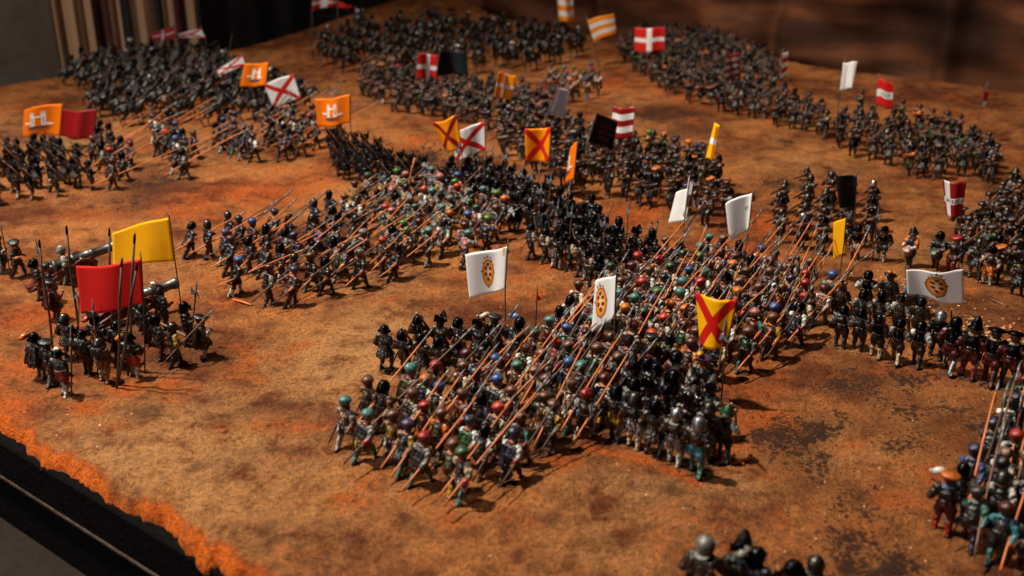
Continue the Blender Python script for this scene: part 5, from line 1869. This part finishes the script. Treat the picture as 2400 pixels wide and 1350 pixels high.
flag('yellow flag with white cross among the far foot', ((1168, 160), (1156, 312)), (1168, 168), (1157, 228), (1210, 178), (1198, 233), cross('amber', 'white', .06), .1, .02, 1)
flag('plain lilac-grey flag leaning among the far foot', ((1308, 200), (1258, 362)), (1306, 206), (1284, 265), (1333, 211), (1318, 274), plain('grey'), .1, .015, .8)
flag('yellow flag with red saltire behind the white saltire flag', ((1070, 255), (1094, 445)), (1072, 268), (1081, 350), (1013, 290), (1042, 350), saltire('amber', 'deep red'), .1, .015, 1)
flag('white flag with red saltire in front of the yellow one', ((1137, 280), (1147, 440)), (1137, 285), (1138, 353), (1057, 308), (1071, 374), saltire('white', 'red'), .12, .03, .9)
flag('yellow flag with red saltire standing alone at the middle line', ((1293, 290), (1282, 445)), (1292, 298), (1287, 379), (1231, 304), (1233, 381), saltire('amber', 'red', .12), .12, .03, .9, gloss=.25)
flag('narrow orange flag seen edge-on in the middle line', ((1356, 322), (1318, 470)), (1354, 330), (1345, 420), (1340, 365), (1331, 432), plain('orange'), .28, .02, .8, CASTLE)
flag('slanting black flag with dark red lettering', ((1400, 258), (1352, 440)), (1399, 265), (1378, 333), (1445, 286), (1433, 352), plain('black'), .1, .015, .8, text=[('LIBERTAS', .25, .62, .6, .08, 'dark red ink'), ('LIBERTAS', .28, .42, .6, .08, 'dark red ink'), ('LIBERTAS', .3, .22, .5, .08, 'dark red ink')])
flag('red and white striped flag beside the black lettered flag', ((1438, 235), (1430, 400)), (1437, 249), (1432, 321), (1488, 252), (1482, 324), stripes('deep red', 'white', 5), -.08, .015, .9, gloss=.3)
flag('narrow yellow flag with white band seen edge-on', ((1674, 282), (1642, 460)), (1673, 287), (1652, 372), (1679, 296), (1664, 366), band('yellow', 'white', .42, .60), -.22, .02, .9)
flag('dark red striped banner in the rear line', ((1699, 118), (1700, 270)), (1700, 128), (1698, 190), (1735, 126), (1733, 180), stripes('deep red', 'grey', 7), .15, .02, 1)
flag('narrow red and white chequered flag in the rear line', ((1836, 115), (1834, 285)), (1832, 124), (1826, 200), (1846, 123), (1844, 176), check('red', 'white', 5), .25, .02, 1)
flag('plain white flag on slanted pole in the rear line', ((1983, 138), (1960, 300)), (1977, 147), (1969, 212), (2010, 145), (1997, 208), plain('white'), -.1, .02, 1)
flag('red flag with white lettered band at the rear right', ((2060, 173), (2052, 300)), (2058, 184), (2053, 247), (2095, 192), (2092, 253), band('red', 'white', .36, .62), -.1, .015, 1, text=[('LIBER', .22, .42, .66, .15, 'grey')])
flag('small red and white pennant at the far right', ((2316, 192), (2284, 330)), (2307, 213), (2299, 255), (2318, 215), (2308, 250), band('red', 'white', -.1, .4), .1, .01, 1)
flag('curled black flag above the brown-sleeved gunners', ((2009, 400), (2001, 588)), (2008, 414), (2004, 489), (1958, 391), (1976, 470), plain('black'), .12, .05, .8, text=[('GO', .08, .68, .3, .1, 'dark red ink')])
flag('red flag with white cross and mirrored lettering right of the drummers', ((2265, 415), (2247, 640)), (2264, 427), (2252, 508), (2208, 420), (2218, 504), cross('deep red', 'white', .085, .80, .46, .12), .05, .012, 1, text=[('LIBER', .05, .41, .88, .10, 'ink')])
flag('white flag folded to a narrow strip over the central pikes', ((1620, 410), (1594, 625)), (1617, 414), (1606, 498), (1588, 455), (1566, 526), plain('white'), .3, .035, .9, [('gold border', disc2d(.35, .5, .14, .2)), ('gold', disc2d(.35, .5, .11, .17))])
flag('white flag bent at its free corner, left of the brown-sleeved gunners', ((1766, 445), (1738, 640)), (1764, 452), (1755, 535), (1721, 474), (1732, 564), plain('white'), .15, .05, .7, text=[('m', .18, .58, .12, .1, 'gold border')])
flag('narrow plain yellow flag over the rear of the central pikes', ((1986, 497), (1962, 690)), (1984, 501), (1977, 578), (1959, 527), (1957, 614), plain('yellow'), .28, .02, .8)
flag('white flag with oval gold crest and a brown stain, held by the plumed bearer', ((1191, 562), (1184, 800)), (1190, 577), (1184, 677), (1093, 598), (1102, 703), plain('white'), .16, .015, .9, CREST, smudge=[('tape', [(.05, .99), (.12, .985), (.105, .85), (.09, .80), (.07, .80), (.06, .86)])])
flag('white flag with gold crest folded to a narrow strip in the central pikes', ((1445, 630), (1437, 915)), (1445, 645), (1441, 738), (1409, 664), (1396, 790), plain('white'), .42, .03, .9, CREST)
flag('large yellow flag with red saltire in the central pikes', ((1733, 668), (1688, 960)), (1729, 702), (1702, 812), (1627, 686), (1643, 808), saltire('yellow', 'red', .145), .12, .03, .55, gloss=.22)
flag('wide white waving flag with round gold crest at the right', ((2122, 615), (2131, 800)), (2123, 632), (2126, 688), (2258, 629), (2260, 713), plain('white'), -.06, .03, 1.1, [(k_, [(.5 + (x - .5) * 1.42, .52 + (y - .5) * 1.10) for x, y in pl]) for k_, pl in CREST])
flag('tiny red pennon on a bare spear behind the plumed officers', ((1259, 668), (1254, 800)), (1259, 690), (1258, 703), (1266, 698), (1265, 706), plain('red'), .02, .004, 1)

# bare spears and poles standing in the cannon group and in the block
for (tx, ty, fx, fy, lab) in ((91, 560, 122, 810, 'bare brown spear leaning left at the near cannon trail'), (155, 527, 186, 815, 'bare dark spear standing between the cannons'), (256, 533, 262, 800, 'bare dark spear in front of the yellow flag hoist'), (316, 545, 298, 875, 'bare dark spear crossing the red flag'),
                              (323, 612, 274, 898, 'bare slanted spear crossing the red flag to the right'), (286, 603, 272, 905, 'bare dark spear upright before the red flag'), (306, 720, 478, 812, 'long brown pike lying aslant across the near guards'), (298, 716, 470, 806, 'second long pike aslant just above the first'),
                              (1528, 518, 1520, 600, 'short dark post behind the firing line'), (1542, 516, 1530, 604, 'second short dark post leaning behind the firing line'), (975, 360, 945, 480, 'orange halberd raised above the charging halberdiers'), (2095, 640, 2093, 740, 'upright brown gun barrel among the right gunners'),
                              (1870, 600, 1875, 700, 'broad dark blade raised over the right of the pikes'), (865, 350, 868, 395, 'thin dark post behind the blue-black guards')):
    g = ground(fx, fy)
    foot = Vector((*g, hz(*g)))
    top = at_depth(tx, ty, g[1])
    bm = bmesh.new()
    aslant = 'aslant' in lab
    if aslant:
        foot = at_depth(fx, fy, g[1] - .02)
        top = at_depth(tx, ty, g[1] + .25)
    dl = top - foot
    w = .0075 if 'broad' not in lab else .014
    tube(bm, [Vector((0, 0, 0)), dl * .3 + Vector((.006, 0, 0)), dl * .7 - Vector((.004, 0, 0)), dl * .93], [w, w, w, w * .9], 8)
    o = bpy.data.objects.new('spear', None)
    COL.objects.link(o)
    o.location = foot
    tag(o, lab, 'spear', 'bare spears and poles')
    obj('shaft', mesh_from_bm('shaft', bm, [M('orange wood' if 'orange' in lab else 'brown wood' if 'brown' in lab else 'pole grey')]), o)
    bm = bmesh.new()
    d_ = dl.normalized()
    tube(bm, [dl * .925, dl * .95, dl * .985, dl], [w * .9, w * 1.2, w * .9, w * .2], 6)
    obj('spear_head', mesh_from_bm('spear_head', bm, [M('dull steel')]), o)

# ------------------------------------------------------------------ ground litter
def stone_bm(bm, p, r):
    ret = bmesh.ops.create_icosphere(bm, subdivisions=1, radius=1)
    sx, sy, sz = r * R.uniform(.7, 1.3), r * R.uniform(.7, 1.3), r * R.uniform(.45, .8)
    rot = Matrix.Rotation(R.uniform(0, 6), 3, 'Z')
    for v in ret['verts']:
        k = 1 + R.uniform(-.22, .22)
        v.co = rot @ Vector((v.co.x * sx * k, v.co.y * sy * k, v.co.z * sz * k)) + p


def scatter(name, label, regions, mat):
    bm = bmesh.new()
    for (px, py, rr, n, r0, r1) in regions:
        c = ground(px, py)
        for _ in range(n):
            x, y = c[0] + R.gauss(0, rr), c[1] + R.gauss(0, rr)
            r = R.uniform(r0, r1) * (.62 if name == 'dark_crumbs' else .85)
            if x * U2[0] + y * U2[1] < B_MIN + .12:
                continue
            stone_bm(bm, Vector((x, y, float(height(np.array([x]), np.array([y]))[0]) + r * .2)), r)
    o = obj(name, mesh_from_bm(name, bm, [mat]))
    tag(o, label, None, None, 'stuff')


scatter('gravel', 'small pale pebbles scattered beside the right gunners', [(2330, 830, .16, 150, .006, .016), (2230, 790, .15, 60, .005, .012), (2120, 690, .12, 40, .005, .011), (2060, 655, .12, 30, .005, .01), (1640, 600, .2, 40, .005, .009), (2390, 860, .1, 60, .007, .016), (1750, 1000, 1.0, 40, .004, .008), (700, 1100, 1.2, 40, .003, .007), (1900, 1150, .5, 40, .004, .010),
                                                                               (150, 1010, .2, 14, .006, .011), (330, 1240, .2, 14, .006, .010)], panel_mat('pebble', (196, 150, 116), .7, 20, .4))
scatter('dark_crumbs', 'dark crumbs of earth over the bare ground', [(1850, 1045, .14, 160, .004, .012), (2000, 920, .14, 130, .004, .012), (2110, 890, .18, 120, .004, .011), (2050, 1330, .3, 200, .004, .011), (1950, 1130, .4, 220, .004, .010), (990, 372, .35, 180, .008, .03), (1570, 275, .4, 140, .006, .016), (900, 350, .3, 60, .006, .02), (1840, 430, .25, 60, .005, .015),
                                                                      (2200, 740, .35, 160, .004, .010), (850, 950, .4, 120, .003, .007), (1150, 740, .4, 120, .003, .007), (500, 900, .8, 220, .003, .008), (1500, 1220, .7, 260, .003, .008), (300, 1150, 1.0, 200, .003, .006), (2250, 1180, .4, 140, .004, .01), (1700, 540, .5, 120, .004, .008), (760, 190, .25, 60, .01, .03)], panel_mat('dark_earth', (54, 34, 24), .9, 30, .4))
# short fibres of static grass
bm = bmesh.new()
for (px, py, rr, n) in ((1850, 1045, .2, 260), (2000, 920, .2, 200), (2200, 760, .35, 420), (2100, 890, .25, 240), (1950, 1130, .6, 500), (2050, 1320, .3, 260), (850, 900, .6, 420), (400, 820, .5, 420), (250, 900, .3, 240), (1500, 1200, .9, 600), (500, 1050, 1.0, 600), (1100, 740, .5, 300), (2150, 1000, .6, 420), (1200, 1270, .5, 300)):
    c = ground(px, py)
    for _ in range(n):
        x, y = c[0] + R.gauss(0, rr), c[1] + R.gauss(0, rr)
        if x * U2[0] + y * U2[1] < B_MIN + .12:
            continue
        z = float(height(np.array([x]), np.array([y]))[0]) - .002
        a, l, e = R.uniform(0, 6.28), R.uniform(.014, .036), R.uniform(.1, .7)
        d = Vector((math.cos(a) * math.cos(e), math.sin(a) * math.cos(e), math.sin(e))) * l
        s = Vector((-math.sin(a), math.cos(a), 0)) * .0022
        p = Vector((x, y, z))
        v = [bm.verts.new(p - s), bm.verts.new(p + s), bm.verts.new(p + d + Vector((0, 0, -.003)))]
        q = bm.verts.new(p + Vector((0, 0, .003)))
        bm.faces.new(v); bm.faces.new((v[0], q, v[2])); bm.faces.new((v[1], v[2], q))
o = obj('dry_grass', mesh_from_bm('dry_grass', bm, [panel_mat('straw_fibre', (120, 80, 44), .8, 6, .6)]))
tag(o, 'short straw fibres standing up from the flocked ground', None, None, 'stuff')
for (a, b, mat, lab) in (((1700, 1085), (1742, 1108), 'orange wood', 'broken orange pike stub lying by the green-hatted guard'), ((1715, 1105), (1760, 1095), 'orange wood', 'second orange pike stub lying by the green-hatted guard'), ((2318, 728), (2356, 748), 'brown wood', 'flat splinter of wood lying above the pebbles'),
                         ((1800, 330), (1860, 334), 'dark wood', 'thin dark stick lying in the empty ground before the rear line'), ((545, 690), (590, 708), 'orange wood', 'orange stub lying in front of the running pikemen')):
    p, q = ground(*a), ground(*b)
    p, q = Vector((*p, hz(*p) + .012)), Vector((*q, hz(*q) + .012))
    bm = bmesh.new()
    tube(bm, [p - p, (q - p) * .5 + Vector((0, 0, .003)), q - p], [.008, .009, .007], 7)
    o = obj('stick', mesh_from_bm('stick', bm, [M(mat)]))
    o.location = p
    tag(o, lab, 'stick')
print('COUNTS', COUNT, sum(COUNT.values()), len(bpy.data.objects))
